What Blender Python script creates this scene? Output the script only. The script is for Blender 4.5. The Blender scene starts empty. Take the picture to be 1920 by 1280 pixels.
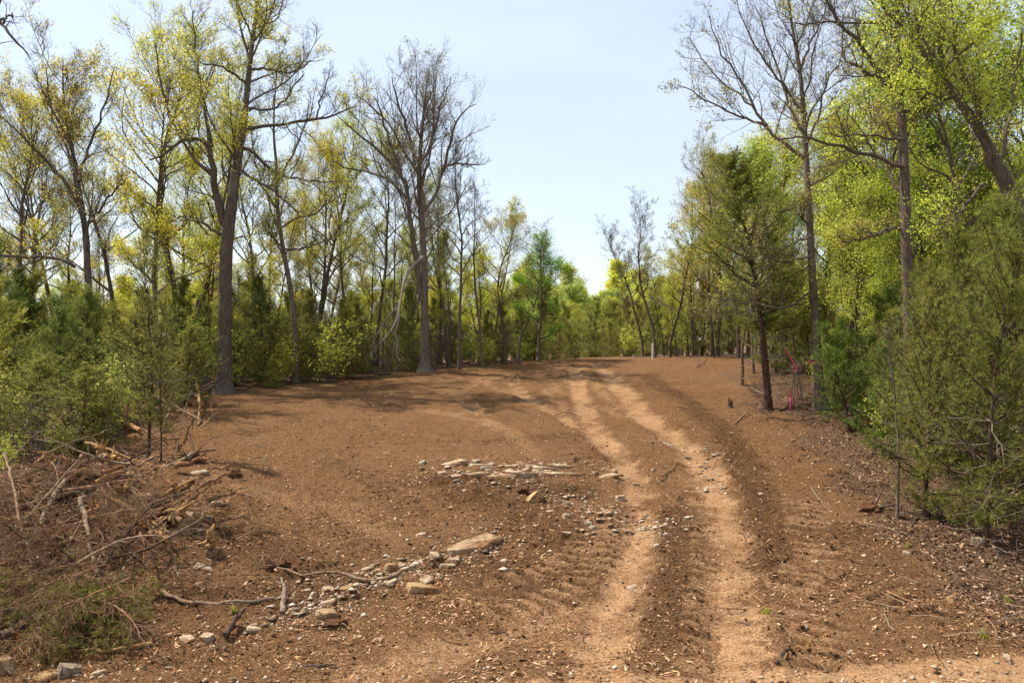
import bpy, math, random
import numpy as np
from mathutils import Vector, Matrix
R = math.radians
rng = np.random.default_rng(7)
random.seed(7)
scn = bpy.context.scene
col = scn.collection

# ------------------------------------------------------------------ camera, sky, sun, exposure
F = 1493.0          # focal length in photo pixels (1920 wide)
CZ = 4.67           # camera height above the track at the bottom of the picture
cam_d = bpy.data.cameras.new('camera')
cam_d.sensor_width = 36.0
cam_d.lens = 36.0 * F / 1920.0
cam_d.clip_start = 0.1
cam_d.clip_end = 3000
cam = bpy.data.objects.new('camera', cam_d)
col.objects.link(cam)
cam.location = (0, 0, CZ)
cam.rotation_euler = (R(90), 0, 0)
scn.camera = cam

SUN_EL, SUN_AZ = R(57), R(-69)     # azimuth measured from +Y towards +X : sun to the left, a little beyond the clearing
world = bpy.data.worlds.new('World')
scn.world = world
world.use_nodes = True
wn = world.node_tree
bg = wn.nodes['Background']
sky = wn.nodes.new('ShaderNodeTexSky')
sky.sky_type = 'NISHITA'
sky.sun_disc = False
sky.sun_elevation = SUN_EL
sky.sun_rotation = SUN_AZ
sky.air_density = 1.0
sky.dust_density = 1.0
sky.ozone_density = 1.0
veil = wn.nodes.new('ShaderNodeMix'); veil.data_type = 'RGBA'     # thin high haze that whitens the whole sky evenly
veil.inputs[0].default_value = .65; veil.inputs[7].default_value = (2.75, 2.95, 3.15, 1)
tcw = wn.nodes.new('ShaderNodeTexCoord'); mpw = wn.nodes.new('ShaderNodeMapping')
mpw.inputs['Scale'].default_value = (1.2, 1.2, 5.0)
wisp = wn.nodes.new('ShaderNodeTexNoise'); wisp.inputs['Scale'].default_value = 1.6; wisp.inputs['Detail'].default_value = 6
wn.links.new(tcw.outputs['Generated'], mpw.inputs[0]); wn.links.new(mpw.outputs[0], wisp.inputs['Vector'])
wr = wn.nodes.new('ShaderNodeValToRGB')            # faint uneven cirrus in the haze
wr.color_ramp.elements[0].position = .40; wr.color_ramp.elements[0].color = (2.65, 2.87, 3.10, 1)
wr.color_ramp.elements[1].position = .75; wr.color_ramp.elements[1].color = (3.25, 3.40, 3.55, 1)
wn.links.new(wisp.outputs['Fac'], wr.inputs[0]); wn.links.new(wr.outputs[0], veil.inputs[7])
wn.links.new(sky.outputs[0], veil.inputs[6]); wn.links.new(veil.outputs[2], bg.inputs[0])
bg.inputs[1].default_value = 0.15
sun_d = bpy.data.lights.new('sun', 'SUN')
sun_d.energy = 4.2
sun_d.angle = R(0.53)
sun_d.color = (1.0, 0.93, 0.82)
sun = bpy.data.objects.new('sun', sun_d)
col.objects.link(sun)
sdir = Vector((math.sin(SUN_AZ) * math.cos(SUN_EL), math.cos(SUN_AZ) * math.cos(SUN_EL), math.sin(SUN_EL)))
sun.rotation_euler = sdir.to_track_quat('Z', 'Y').to_euler()
sun.location = (0, 0, 60)
scn.view_settings.view_transform = 'Standard'
scn.view_settings.look = 'None'
scn.view_settings.gamma = 1.0
scn.view_settings.use_curve_mapping = False
scn.view_settings.exposure = 0.95
scn.render.engine = 'CYCLES'
scn.cycles.max_bounces = 7
scn.cycles.diffuse_bounces = 4
scn.cycles.glossy_bounces = 1
scn.cycles.transmission_bounces = 4
scn.cycles.transparent_max_bounces = 4

# ------------------------------------------------------------------ mesh helpers
class MB:
    """collects vertices, triangles, quads and one value per vertex"""
    def __init__(s):
        s.v, s.q, s.t, s.r, s.n = [], [], [], [], 0
    def add(s, v, q=None, t=None, r=None):
        v = np.asarray(v, float).reshape(-1, 3)
        if q is not None and len(q): s.q.append(np.asarray(q, int) + s.n)
        if t is not None and len(t): s.t.append(np.asarray(t, int) + s.n)
        s.v.append(v)
        s.r.append(np.full(len(v), .5) if r is None else np.broadcast_to(np.asarray(r, float), (len(v),)))
        s.n += len(v)
    def mesh(s, name, mat, smooth=False, extra=None):
        me = bpy.data.meshes.new(name)
        v = np.concatenate(s.v) if s.v else np.zeros((0, 3))
        q = np.concatenate(s.q) if s.q else np.zeros((0, 4), int)
        t = np.concatenate(s.t) if s.t else np.zeros((0, 3), int)
        me.vertices.add(len(v)); me.vertices.foreach_set('co', v.ravel())
        nl = q.size + t.size
        me.loops.add(nl)
        me.loops.foreach_set('vertex_index', np.concatenate([q.ravel(), t.ravel()]).astype(np.int32))
        me.polygons.add(len(q) + len(t))
        st = np.concatenate([np.arange(len(q)) * 4, q.size + np.arange(len(t)) * 3]).astype(np.int32)
        me.polygons.foreach_set('loop_start', st)
        if smooth: me.polygons.foreach_set('use_smooth', np.ones(len(st), bool))
        a = me.attributes.new('rnd', 'FLOAT', 'POINT')
        a.data.foreach_set('value', np.concatenate(s.r).astype(np.float32) if s.r else np.zeros(0, np.float32))
        for k, arr in (extra or {}).items():
            a = me.attributes.new(k, 'FLOAT', 'POINT')
            a.data.foreach_set('value', np.asarray(arr, np.float32))
        me.materials.append(mat)
        me.update(calc_edges=True)
        return me

def norm(a):
    return a / (np.linalg.norm(a, axis=-1, keepdims=True) + 1e-9)

def tubes(P, Rr, sides, mb, r=.5):
    """many tubes at once: P (B,n,3), Rr (B,n)"""
    B, n, _ = P.shape
    if B == 0: return
    T = norm(np.gradient(P, axis=1))
    avg = np.abs(norm(P[:, -1] - P[:, 0]))
    ref = np.eye(3)[np.argmin(avg, axis=1)][:, None, :]
    U = norm(np.cross(T, np.broadcast_to(ref, T.shape)))
    W = np.cross(T, U)
    a = np.arange(sides) * 2 * math.pi / sides
    V = P[:, :, None, :] + Rr[:, :, None, None] * (np.cos(a)[:, None] * U[:, :, None, :] + np.sin(a)[:, None] * W[:, :, None, :])
    b = np.arange(B)[:, None, None] * n * sides
    i = np.arange(n - 1)[None, :, None] * sides
    j = np.arange(sides)[None, None, :]
    j2 = (j + 1) % sides
    q = np.stack([b + i + j, b + i + j2, b + i + sides + j2, b + i + sides + j], -1).reshape(-1, 4)
    rr = np.repeat(np.broadcast_to(np.asarray(r, float), (B,)), n * sides)
    mb.add(V.reshape(-1, 3), q=q, r=rr)

def cap_tube(pts, rad, sides, mb, r=.5, jit=0.0, rg=rng):
    """one closed stick with ragged ends"""
    P = np.asarray(pts, float)[None]; Rr = np.asarray(rad, float)[None]
    n0 = mb.n
    tubes(P, Rr, sides, mb, r)
    n = P.shape[1]
    if jit:
        mb.v[-1] = mb.v[-1] + rg.normal(0, jit, mb.v[-1].shape)
    d0 = norm(P[0, 0] - P[0, 1]); d1 = norm(P[0, -1] - P[0, -2])
    c = np.stack([P[0, 0] + d0 * Rr[0, 0] * .4, P[0, -1] + d1 * Rr[0, -1] * .4])
    k = np.arange(sides)
    t = np.concatenate([np.stack([np.full(sides, 0), 2 + (k + 1) % sides, 2 + k], 1), np.stack([np.full(sides, 1), 2 + sides + k, 2 + sides + (k + 1) % sides], 1)])
    last = mb.v[-1]
    mb.add(np.concatenate([c, last[:sides], last[-sides:]]), t=t, r=r)

def grow(S, D, L, n, wob, up, rg):
    """polylines that wander: start S (B,3), direction D (B,3), length L (B)"""
    B = len(S)
    P = np.zeros((B, n + 1, 3)); P[:, 0] = S
    d = norm(D)
    for k in range(n):
        P[:, k + 1] = P[:, k] + d * (L / n)[:, None]
        d = d + rg.normal(0, wob, (B, 3))
        d[:, 2] += up
        d = norm(d)
    return P

def kids(P, Rr, k, t0, t1, ang, asd, rg, upbias=0.0):
    """k child starts on each parent: positions, directions, t, parent radius, parent index"""
    B, n, _ = P.shape
    t = t0 + (t1 - t0) * (np.arange(k)[None] + rg.random((B, k))) / k
    f = t * (n - 1)
    i = np.minimum(f.astype(int), n - 2); w = (f - i)[..., None]
    b = np.arange(B)[:, None]
    p = P[b, i] * (1 - w) + P[b, i + 1] * w
    d = norm(P[b, i + 1] - P[b, i])
    r = Rr[b, i] * (1 - w[..., 0]) + Rr[b, i + 1] * w[..., 0]
    x = rg.normal(0, 1, (B, k, 3)); x[..., 2] += upbias
    x = norm(x - (x * d).sum(-1, keepdims=True) * d)
    a = rg.normal(ang, asd, (B, k))[..., None]
    c = d * np.cos(a) + x * np.sin(a)
    return p.reshape(-1, 3), c.reshape(-1, 3), t.ravel(), r.ravel(), np.repeat(np.arange(B), k)

def leaves(C, size, k, spread, mb, rg, aspect=.6, drop=0.0):
    """rhombic leaves, k round each point"""
    if len(C) == 0: return
    C = np.repeat(C, k, 0) + rg.normal(0, spread, (len(C) * k, 3))
    if drop:
        C = C[rg.random(len(C)) > drop]
    N = len(C)
    a = norm(rg.normal(0, 1, (N, 3)))
    b = rg.normal(0, 1, (N, 3)); b = norm(b - (a * b).sum(1, keepdims=True) * a)
    s = (size * (0.6 + 0.8 * rg.random(N)))[:, None]
    n_ = np.cross(a, b)
    V = np.stack([C - a * s * .5, C + b * s * aspect * .5 + n_ * s * .12, C + a * s * .5, C - b * s * aspect * .5 + n_ * s * .12], 1)
    q = np.arange(N * 4).reshape(N, 4)
    mb.add(V.reshape(-1, 3), q=q, r=np.repeat(rg.random(N), 4))

def slivers(P, D, ln, wd, k, mb, rg, cone=.55):
    """thin needle sprays: k narrow triangles from each point, roughly along D"""
    P = np.repeat(P, k, 0); D = np.repeat(D, k, 0)
    N = len(P)
    d = norm(D + rg.normal(0, cone, (N, 3)))
    s = norm(np.cross(d, rg.normal(0, 1, (N, 3))))
    L = (ln * (0.6 + .8 * rg.random(N)))[:, None]; w = wd * (.7 + .6 * rg.random(N))[:, None]
    V = np.stack([P - s * w * .5 + d * L * .1, P + s * w * .5 + d * L * .1, P + d * L], 1)
    mb.add(V.reshape(-1, 3), t=np.arange(N * 3).reshape(N, 3), r=np.repeat(rg.random(N), 3))

# value noise for the terrain
_tab = np.random.default_rng(3).random((256, 256))
def vnoise(x, y):
    xi = np.floor(x).astype(int); yi = np.floor(y).astype(int)
    fx = x - xi; fy = y - yi
    fx = fx * fx * (3 - 2 * fx); fy = fy * fy * (3 - 2 * fy)
    g = lambda a, b: _tab[a & 255, b & 255]
    return (g(xi, yi) * (1 - fx) + g(xi + 1, yi) * fx) * (1 - fy) + (g(xi, yi + 1) * (1 - fx) + g(xi + 1, yi + 1) * fx) * fy - .5

def sstep(a, b, x):
    t = np.clip((x - a) / (b - a), 0, 1)
    return t * t * (3 - 2 * t)

# ------------------------------------------------------------------ scene-graph helpers
def link(name, data, parent=None, loc=(0, 0, 0)):
    o = bpy.data.objects.new(name, data)
    col.objects.link(o)
    o.location = loc
    if parent is not None: o.parent = parent
    return o
def tag(o, label=None, cat=None, group=None, kind=None):
    if label: o['label'] = label
    if cat: o['category'] = cat
    if group: o['group'] = group
    if kind: o['kind'] = kind
    return o
def thing(name, loc, label, cat, group=None):
    return tag(link(name, None, None, loc), label, cat, group)
def place(root_parts, name, loc, rz, sc, label, cat, group=None, tint=None, tilt=(0, 0)):
    """a thing made of parts that share mesh data with its kind"""
    o = thing(name, loc, label, cat, group)
    o.rotation_euler = (tilt[0], tilt[1], rz)
    o.scale = (sc, sc, sc) if not isinstance(sc, tuple) else sc
    for pn, me in root_parts:
        c = link(pn, me, o)
        if pn in ('branchwork', 'foliage', 'stemwork', 'dead_branchwork', 'twigwork'): c['kind'] = 'stuff'
        if tint is not None and pn in tint: c.color = (*tint[pn], 1)
    return o

def ordinal(n):
    ones = ['', 'first', 'second', 'third', 'fourth', 'fifth', 'sixth', 'seventh', 'eighth', 'ninth', 'tenth', 'eleventh', 'twelfth', 'thirteenth', 'fourteenth', 'fifteenth', 'sixteenth', 'seventeenth', 'eighteenth', 'nineteenth']
    if n < 20: return ones[n]
    t = n // 10
    return ['', '', 'twent', 'thirt', 'fort', 'fift', 'sixt', 'sevent'][t] + ('ieth' if n % 10 == 0 else 'y-' + ones[n % 10])

# ------------------------------------------------------------------ materials
def mat(name):
    m = bpy.data.materials.new(name); m.use_nodes = True
    nt = m.node_tree
    return m, nt, nt.nodes['Principled BSDF']
def N(nt, typ, **kw):
    n = nt.nodes.new(typ)
    for k, v in kw.items():
        if k.startswith('i_'):
            n.inputs[k[2:].replace('_', ' ')].default_value = v
        else: setattr(n, k, v)
    return n
def ramp(nt, fac, stops):
    n = nt.nodes.new('ShaderNodeValToRGB')
    el = n.color_ramp.elements
    while len(el) < len(stops): el.new(.5)
    for e, (p, c) in zip(el, stops):
        e.position = p; e.color = (*c, 1) if len(c) == 3 else c
    nt.links.new(fac, n.inputs[0])
    return n.outputs[0]
def mixc(nt, fac, a, b, typ='MIX'):
    n = nt.nodes.new('ShaderNodeMix'); n.data_type = 'RGBA'; n.blend_type = typ
    for s, x in ((n.inputs[0], fac), (n.inputs[6], a), (n.inputs[7], b)):
        if isinstance(x, (int, float)): s.default_value = x
        elif isinstance(x, tuple): s.default_value = (*x, 1)
        else: nt.links.new(x, s)
    return n.outputs[2]
def noise(nt, scale, detail=4, vec=None, rough=.55):
    n = N(nt, 'ShaderNodeTexNoise'); n.inputs['Scale'].default_value = scale
    n.inputs['Detail'].default_value = detail; n.inputs['Roughness'].default_value = rough
    if vec is not None: nt.links.new(vec, n.inputs['Vector'])
    return n.outputs['Fac']
def mathn(nt, op, a, b=None):
    n = nt.nodes.new('ShaderNodeMath'); n.operation = op
    for s, x in zip(n.inputs, (a, b)):
        if x is None: continue
        if isinstance(x, (int, float)): s.default_value = x
        else: nt.links.new(x, s)
    return n.outputs[0]

def bark_mat(name, c1, c2, c3, scale=1.0):
    m, nt, b = mat(name)
    tc = N(nt, 'ShaderNodeTexCoord')
    mp = N(nt, 'ShaderNodeMapping'); mp.inputs['Scale'].default_value = (9 * scale, 9 * scale, 1.6 * scale)
    nt.links.new(tc.outputs['Object'], mp.inputs['Vector'])
    n1 = noise(nt, 2.2, 6, mp.outputs[0], .65)
    n2 = noise(nt, .9, 3, tc.outputs['Object'])
    c = ramp(nt, n1, [(.32, c1), (.52, c2), (.72, c3)])
    oi = N(nt, 'ShaderNodeObjectInfo')
    lich = ramp(nt, n2, [(.5, (0, 0, 0)), (.72, (.5, .5, .5))])
    c = mixc(nt, lich, c, (.20, .18, .135))
    c = mixc(nt, mathn(nt, 'MULTIPLY', oi.outputs['Random'], .35), c, (.10, .075, .055))
    nt.links.new(c, b.inputs['Base Color'])
    b.inputs['Roughness'].default_value = .95
    b.inputs['Specular IOR Level'].default_value = .15
    bp = N(nt, 'ShaderNodeBump'); bp.inputs['Strength'].default_value = .9; bp.inputs['Distance'].default_value = .05
    nt.links.new(n1, bp.inputs['Height']); nt.links.new(bp.outputs[0], b.inputs['Normal'])
    return m
def leaf_mat(name, trans=.5, var=.55):
    """thin leaf: its colour comes from the object colour, varied leaf by leaf"""
    m, nt, b = mat(name)
    nt.nodes.remove(b)
    out = nt.nodes['Material Output']
    oi = N(nt, 'ShaderNodeObjectInfo')
    at = N(nt, 'ShaderNodeAttribute'); at.attribute_name = 'rnd'
    hs = N(nt, 'ShaderNodeHueSaturation')
    nt.links.new(oi.outputs['Color'], hs.inputs['Color'])
    nt.links.new(mathn(nt, 'ADD', mathn(nt, 'MULTIPLY', at.outputs['Fac'], -.05), .525), hs.inputs['Hue'])
    nt.links.new(mathn(nt, 'ADD', mathn(nt, 'MULTIPLY', at.outputs['Fac'], var * 1.4), 1 - var * .7), hs.inputs['Value'])
    d = N(nt, 'ShaderNodeBsdfDiffuse'); t = N(nt, 'ShaderNodeBsdfTranslucent')
    nt.links.new(hs.outputs[0], d.inputs[0]); nt.links.new(hs.outputs[0], t.inputs[0])
    mx = N(nt, 'ShaderNodeMixShader'); mx.inputs[0].default_value = trans
    nt.links.new(d.outputs[0], mx.inputs[1]); nt.links.new(t.outputs[0], mx.inputs[2])
    nt.links.new(mx.outputs[0], out.inputs[0])
    return m

M_OAK = bark_mat('oak_bark', (.055, .037, .026), (.13, .093, .069), (.22, .168, .13))
M_GREY = bark_mat('grey_bark', (.075, .054, .039), (.175, .130, .097), (.28, .225, .175))
M_CEDARBARK = bark_mat('cedar_bark', (.030, .016, .011), (.085, .046, .030), (.16, .095, .065))
M_DEAD = bark_mat('dead_wood', (.12, .085, .055), (.31, .24, .165), (.50, .41, .30))
M_STICK = bark_mat('stick_wood', (.11, .060, .034), (.27, .165, .098), (.46, .31, .19))
M_SPLIT = bark_mat('split_wood', (.22, .10, .035), (.46, .24, .085), (.62, .40, .19))
M_BRUSH = bark_mat('brush_wood', (.15, .065, .032), (.33, .165, .085), (.52, .32, .18))
M_ROOT = bark_mat('torn_root_wood', (.10, .038, .018), (.28, .115, .048), (.50, .25, .10))
M_BLEACH = bark_mat('bleached_wood', (.16, .13, .10), (.36, .31, .25), (.56, .50, .42))
M_PALE = bark_mat('pale_wood', (.14, .085, .045), (.36, .25, .15), (.58, .44, .28))
M_LEAF = leaf_mat('leaf', .55)
M_NEEDLE = leaf_mat('cedar_needle', .42, .75)

def rock_mat():
    m, nt, b = mat('limestone')
    tc = N(nt, 'ShaderNodeTexCoord'); oi = N(nt, 'ShaderNodeObjectInfo')
    n1 = noise(nt, 7, 6, tc.outputs['Object'], .65)
    n2 = noise(nt, 2.1, 3, tc.outputs['Object'])
    c = ramp(nt, n1, [(.3, (.24, .185, .13)), (.5, (.45, .375, .28)), (.72, (.62, .55, .44))])
    stain = ramp(nt, n2, [(.40, (0, 0, 0)), (.62, (.8, .8, .8))])
    c = mixc(nt, stain, c, (.25, .145, .075))
    n3 = noise(nt, 5.5, 5, tc.outputs['Object'], .7)
    c = mixc(nt, ramp(nt, n3, [(.52, (0, 0, 0)), (.60, (.85, .85, .85))]), c, (.17, .088, .042))
    c = mixc(nt, 1.0, c, oi.outputs['Color'], 'MULTIPLY')
    nt.links.new(c, b.inputs['Base Color']); b.inputs['Roughness'].default_value = .93
    b.inputs['Specular IOR Level'].default_value = .2
    bp = N(nt, 'ShaderNodeBump'); bp.inputs['Strength'].default_value = .7; bp.inputs['Distance'].default_value = .04
    nt.links.new(noise(nt, 16, 5, tc.outputs['Object'], .7), bp.inputs['Height']); nt.links.new(bp.outputs[0], b.inputs['Normal'])
    return m
M_ROCK = rock_mat()

def chip_mat(name, stops):
    m, nt, b = mat(name)
    at = N(nt, 'ShaderNodeAttribute'); at.attribute_name = 'rnd'
    nt.links.new(ramp(nt, at.outputs['Fac'], stops), b.inputs['Base Color'])
    b.inputs['Roughness'].default_value = .95; b.inputs['Specular IOR Level'].default_value = .1
    return m
M_CHIP = chip_mat('wood_chip', [(0, (.060, .027, .012)), (.35, (.17, .080, .034)), (.7, (.34, .18, .082)), (1, (.60, .40, .22))])
M_LITTER = chip_mat('dry_leaf', [(0, (.07, .036, .019)), (.4, (.17, .095, .052)), (.75, (.28, .175, .105)), (1, (.44, .31, .20))])
M_CLOD = chip_mat('soil_clod', [(0, (.045, .021, .010)), (.6, (.12, .056, .026)), (1, (.22, .11, .052))])
M_GRAVEL = chip_mat('pale_gravel', [(0, (.17, .105, .06)), (.5, (.34, .25, .165)), (1, (.54, .44, .33))])

# ------------------------------------------------------------------ the terrain
_py = np.array([0, 8, 11, 12.3, 17.2, 20.3, 24, 28, 33, 43, 47, 50, 55, 62, 80, 110, 160, 240, 400, 900])
_pz = np.array([-.02, -.02, 0, .08, .55, 1.02, 1.38, 1.70, 2.22, 2.98, 3.30, 3.42, 3.40, 3.15, 2.0, .6, .4, 1.5, 5, 5])
def prof(Y):
    s = 0
    for k in (-1.6, -.8, 0, .8, 1.6): s = s + np.interp(Y + k, _py, _pz)
    return s / 5
def base_z(X, Y):
    X = np.asarray(X, float); Y = np.asarray(Y, float)
    z = prof(Y) + .030 * np.clip(X - 2, -18, 16) * sstep(24, 48, Y)
    # heap of pushed-up soil under the brush pile on the left, low bank under the wood on the right
    z = z + .95 * np.exp(-(((X + 9.6) / 2.6) ** 2 + ((Y - 17.5) / 3.6) ** 2))
    z = z + .25 * np.exp(-(((X + 7.2) / 1.4) ** 2 + ((Y - 19.6) / 1.8) ** 2))
    z = z + .35 * sstep(9.5, 14, X) * sstep(12, 16, Y) * (1 - sstep(40, 46, Y))
    # broken limestone ledge in the middle: a step down towards the camera
    q = np.exp(-((X - .3) / 2.4) ** 4)
    z = z + q * (.10 * sstep(19.9, 20.7, Y) * (1 - sstep(21.5, 24, Y)) - .07 * np.exp(-((Y - 19.4) / .7) ** 2))
    return z
def noise_z(X, Y):
    return (.16 * vnoise(X / 4.1, Y / 4.1) + .09 * vnoise(X / 1.3 + 9, Y / 1.3) + .05 * vnoise(X / .45 + 5, Y / .45 + 3))
def gz(X, Y):
    return base_z(X, Y) + noise_z(np.asarray(X, float), np.asarray(Y, float))
_Ys = np.concatenate([np.arange(7, 60, .05), np.arange(60, 400, .5)])
def hit(u, v):
    """where the ray through photo pixel (u, v) meets the ground"""
    X = (u - 960) / F * _Ys
    zr = CZ - (v - 640) / F * _Ys
    d = zr - gz(X, _Ys)
    k = np.nonzero(d <= 0)[0]
    k = k[0] if len(k) else np.argmin(d)
    return np.array([X[k], _Ys[k], gz(X[k], _Ys[k])])
def at(u, v, Y):
    return np.array([(u - 960) / F * Y, Y, CZ - (v - 640) / F * Y])
def ground(x, y): return (x, y, float(gz(x, y)))

def wline(px):
    return np.array([hit(u, v)[:2] for u, v in px])
def pdist(X, Y, line):
    """distance to a polyline, signed side offset and arc length"""
    best = np.full(X.shape, 1e9); arc = np.zeros(X.shape); s0 = 0.0
    for a, b in zip(line[:-1], line[1:]):
        d = b - a; L = math.hypot(*d)
        t = np.clip(((X - a[0]) * d[0] + (Y - a[1]) * d[1]) / (L * L), 0, 1)
        dx = X - a[0] - t * d[0]; dy = Y - a[1] - t * d[1]
        q = np.hypot(dx, dy)
        m = q < best
        best = np.where(m, q, best); arc = np.where(m, s0 + t * L, arc)
        s0 += L
    return best, arc

TRACKS = [  # wheel and crawler tracks: (photo path, half width, dust, depth)
    ([(1085, 1300), (1115, 1240), (1150, 1160), (1185, 1060), (1195, 1000), (1195, 930), (1180, 880), (1150, 848), (1112, 806), (1092, 768), (1084, 735), (1078, 706), (1076, 688)], .45, .95, .06),
    ([(1375, 1300), (1374, 1200), (1370, 1100), (1362, 1000), (1350, 940), (1318, 878), (1280, 832), (1232, 800), (1195, 775), (1168, 738), (1140, 704), (1122, 684)], .52, .95, .06),
    ([(1150, 848), (1105, 812), (1055, 782), (1008, 757), (975, 738), (960, 718), (955, 702)], .36, .75, .04),
    ([(1300, 850), (1225, 790), (1130, 770), (1045, 735), (1020, 712), (1010, 696)], .30, .45, .03),
    ([(1010, 860), (960, 812), (905, 790), (840, 775), (760, 768)], .30, .45, .015),
    ([(1060, 775), (1030, 740), (1035, 712), (1050, 690)], .30, .5, .015),
    ([(985, 745), (930, 728), (900, 712), (905, 700)], .30, .45, .015),
    ([(1200, 778), (1130, 745), (1108, 715), (1100, 690)], .30, .5, .015),
    ([(900, 778), (870, 752), (855, 738), (880, 722), (930, 707)], .34, .45, .03),
    ([(620, 1290), (800, 1230), (950, 1180), (1080, 1150), (1180, 1130)], .55, .55, .02),
    ([(400, 900), (520, 930), (640, 950), (700, 1000)], .45, .35, .02),
]
TREADS = [  # crawler treads with cross bars: (path, half width, bar height)
    ([(1165, 950), (1150, 1000), (1128, 1060), (1085, 1100), (1010, 1135), (920, 1165)], .42, .05),
    ([(1115, 985), (1080, 1035), (1020, 1075), (940, 1095)], .34, .028),
    ([(1325, 940), (1320, 1040), (1315, 1140), (1310, 1250)], .30, .030),
    ([(1500, 930), (1515, 985), (1530, 1040), (1480, 1100)], .50, .034),
    ([(1480, 1030), (1560, 1085), (1680, 1125), (1740, 1150)], .50, .018),
    ([(1560, 1130), (1520, 1190), (1500, 1260)], .55, .024),
    ([(560, 960), (640, 1000), (690, 1040)], .5, .009),
    ([(1440, 1120), (1445, 1200), (1450, 1270)], .4, .022),
    ([(600, 860), (700, 905), (770, 960)], .45, .008),
]
DARKS = [  # freshly turned, moist soil
    ([(1270, 960), (1262, 1050), (1250, 1130), (1245, 1180)], .55, .9),
    ([(1215, 706), (1245, 728), (1290, 752), (1345, 800), (1390, 850), (1420, 930), (1440, 1020), (1450, 1100)], .55, 1.0),
    ([(1440, 960), (1530, 1010), (1620, 1000)], .9, .8),
    ([(880, 930), (980, 950), (1060, 1000), (1100, 1060), (1000, 1090), (850, 1050)], 1.0, .85),
    ([(780, 905), (900, 905), (1000, 915), (1090, 925)], .5, 1.0),
    ([(420, 1010), (540, 1050), (640, 1110), (420, 1120), (280, 1140)], .9, .9),
    ([(30, 1220), (220, 1200), (420, 1210)], .6, .6),
    ([(1130, 860), (1120, 830), (1060, 815), (930, 830)], .6, .6),
    ([(1600, 1080), (1700, 1100), (1640, 1040)], .7, .6),
]
# left and right borders of the clearing: x as a function of y
_el = np.array([(0, -7.5), (11, -7.5), (14, -7.2), (18, -8.2), (21, -9.4), (25, -11.8), (31, -14), (36, -14.2), (40, -10), (43.5, -6), (48, -1), (51, 2.0), (60, 3.5), (75, 6), (100, 9)])
_er = np.array([(0, 9.5), (11, 7.6), (14, 7.2), (18, 7.8), (24, 8.6), (28, 9.2), (31, 9.4), (37, 10.6), (42, 12.2), (47, 13.6), (50, 11), (52, 7.9), (60, 8.2), (75, 8.5), (100, 10)])
def edge_l(Y): return np.interp(Y, _el[:, 0], _el[:, 1])
def edge_r(Y): return np.interp(Y, _er[:, 0], _er[:, 1])

wT = [(wline(p), w, d, h) for p, w, d, h in TRACKS]
wC = [(wline(p), w, h) for p, w, h in TREADS]
wD = [(wline(p), w, s) for p, w, s in DARKS]
def surface(X, Y):
    """micro relief of the clearing, and the masks of dust (with the paler-painted tread bars), moist soil, leaf litter"""
    z = np.zeros(X.shape); dust = np.zeros(X.shape); dark = np.zeros(X.shape)
    wob = vnoise(X / .5, Y / .5) * .35 + vnoise(X / .16, Y / .16) * .2
    for ln, w, d, h in wT:
        q, s = pdist(X, Y, ln)
        m = 1 - sstep(w * .30, w * 1.45, q + wob * 1.1 + .25 * vnoise(X / 1.4 + 8, Y / 1.4))
        brk = np.clip(.90 + .5 * vnoise(s / 1.3, q * 0 + w * 40) + .7 * vnoise(X / .30, Y / .30) + .3 * vnoise(X / .9 + 60, Y / .9), .2, 1.1)
        dust = np.maximum(dust, m * d * brk)
        z -= h * (1 - sstep(w * .5, w * 1.15, q)) * (.7 + .6 * brk * .5)
        z += h * .55 * np.exp(-((q - w * 1.3) / .14) ** 2)
    for ln, w, h in wC:
        q, s = pdist(X, Y, ln)
        m = 1 - sstep(w * .8, w * 1.1, q + wob * .22)
        m = m * sstep(0, .5, s) * np.clip(.95 + 1.6 * vnoise(X / .8 + 31, Y / .8), 0, 1)
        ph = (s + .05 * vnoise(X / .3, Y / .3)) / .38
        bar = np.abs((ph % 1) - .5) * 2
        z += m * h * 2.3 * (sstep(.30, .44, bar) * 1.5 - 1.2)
        dust = np.maximum(dust, min(.60, h * 22) * m * sstep(.36, .50, bar))      # dry raised bars, painted paler still to strengthen their light-and-shade contrast
        dark = np.maximum(dark, m * .55)
    for ln, w, s_ in wD:
        q, _ = pdist(X, Y, ln)
        dark = np.maximum(dark, s_ * (1 - sstep(w * .3, w * 1.5, q + wob * 1.1)))
    road = 1 - sstep(0, .35, Y - 10.85 - .10 * (X - 2.2) + wob * .4)
    dust = np.maximum(dust, road)
    lit = np.maximum(sstep(-.6, 1.6, X - edge_r(Y) + wob * 2.2 + 1.4 * vnoise(X / 1.7, Y / 1.7)), .9 * sstep(-.3, 1.5, edge_l(Y) - X + wob * 2))
    lit = lit * (1 - road)
    lit = np.maximum(lit, sstep(52, 56, Y) * np.maximum(sstep(0, 1, edge_l(Y) - X), sstep(0, 1, X - edge_r(Y))))
    churn = np.clip(.55 + 1.5 * vnoise(X / 1.7 + 23, Y / 1.7 + 5) + .7 * dark + .3 * lit, .2, 1.5)
    amp = (1 - .62 * np.clip(dust, 0, 1)) * churn
    z += amp * (.060 * vnoise(X / .24 + 3, Y / .24) + .10 * (np.abs(vnoise(X / .34 + 71, Y / .34)) - .14) + .055 * vnoise(X / .10, Y / .10 + 7))
    z += .030 * (1 - lit) * vnoise(X / 1.1 + 11, Y / .17)          # scrapes of the blade
    z += amp * .5 * np.clip(vnoise(X / .31 + 17, Y / .31) - .24, 0, 1) * .5
    z += dark * .035 * vnoise(X / .14 + 50, Y / .14)
    z += lit * .05 * vnoise(X / .25 + 80, Y / .25)
    return z, dust, dark, lit
def gz1(x, y):
    X = np.array([float(x)]); Y = np.array([float(y)])
    return float((gz(X, Y) + surface(X, Y)[0])[0])
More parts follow.
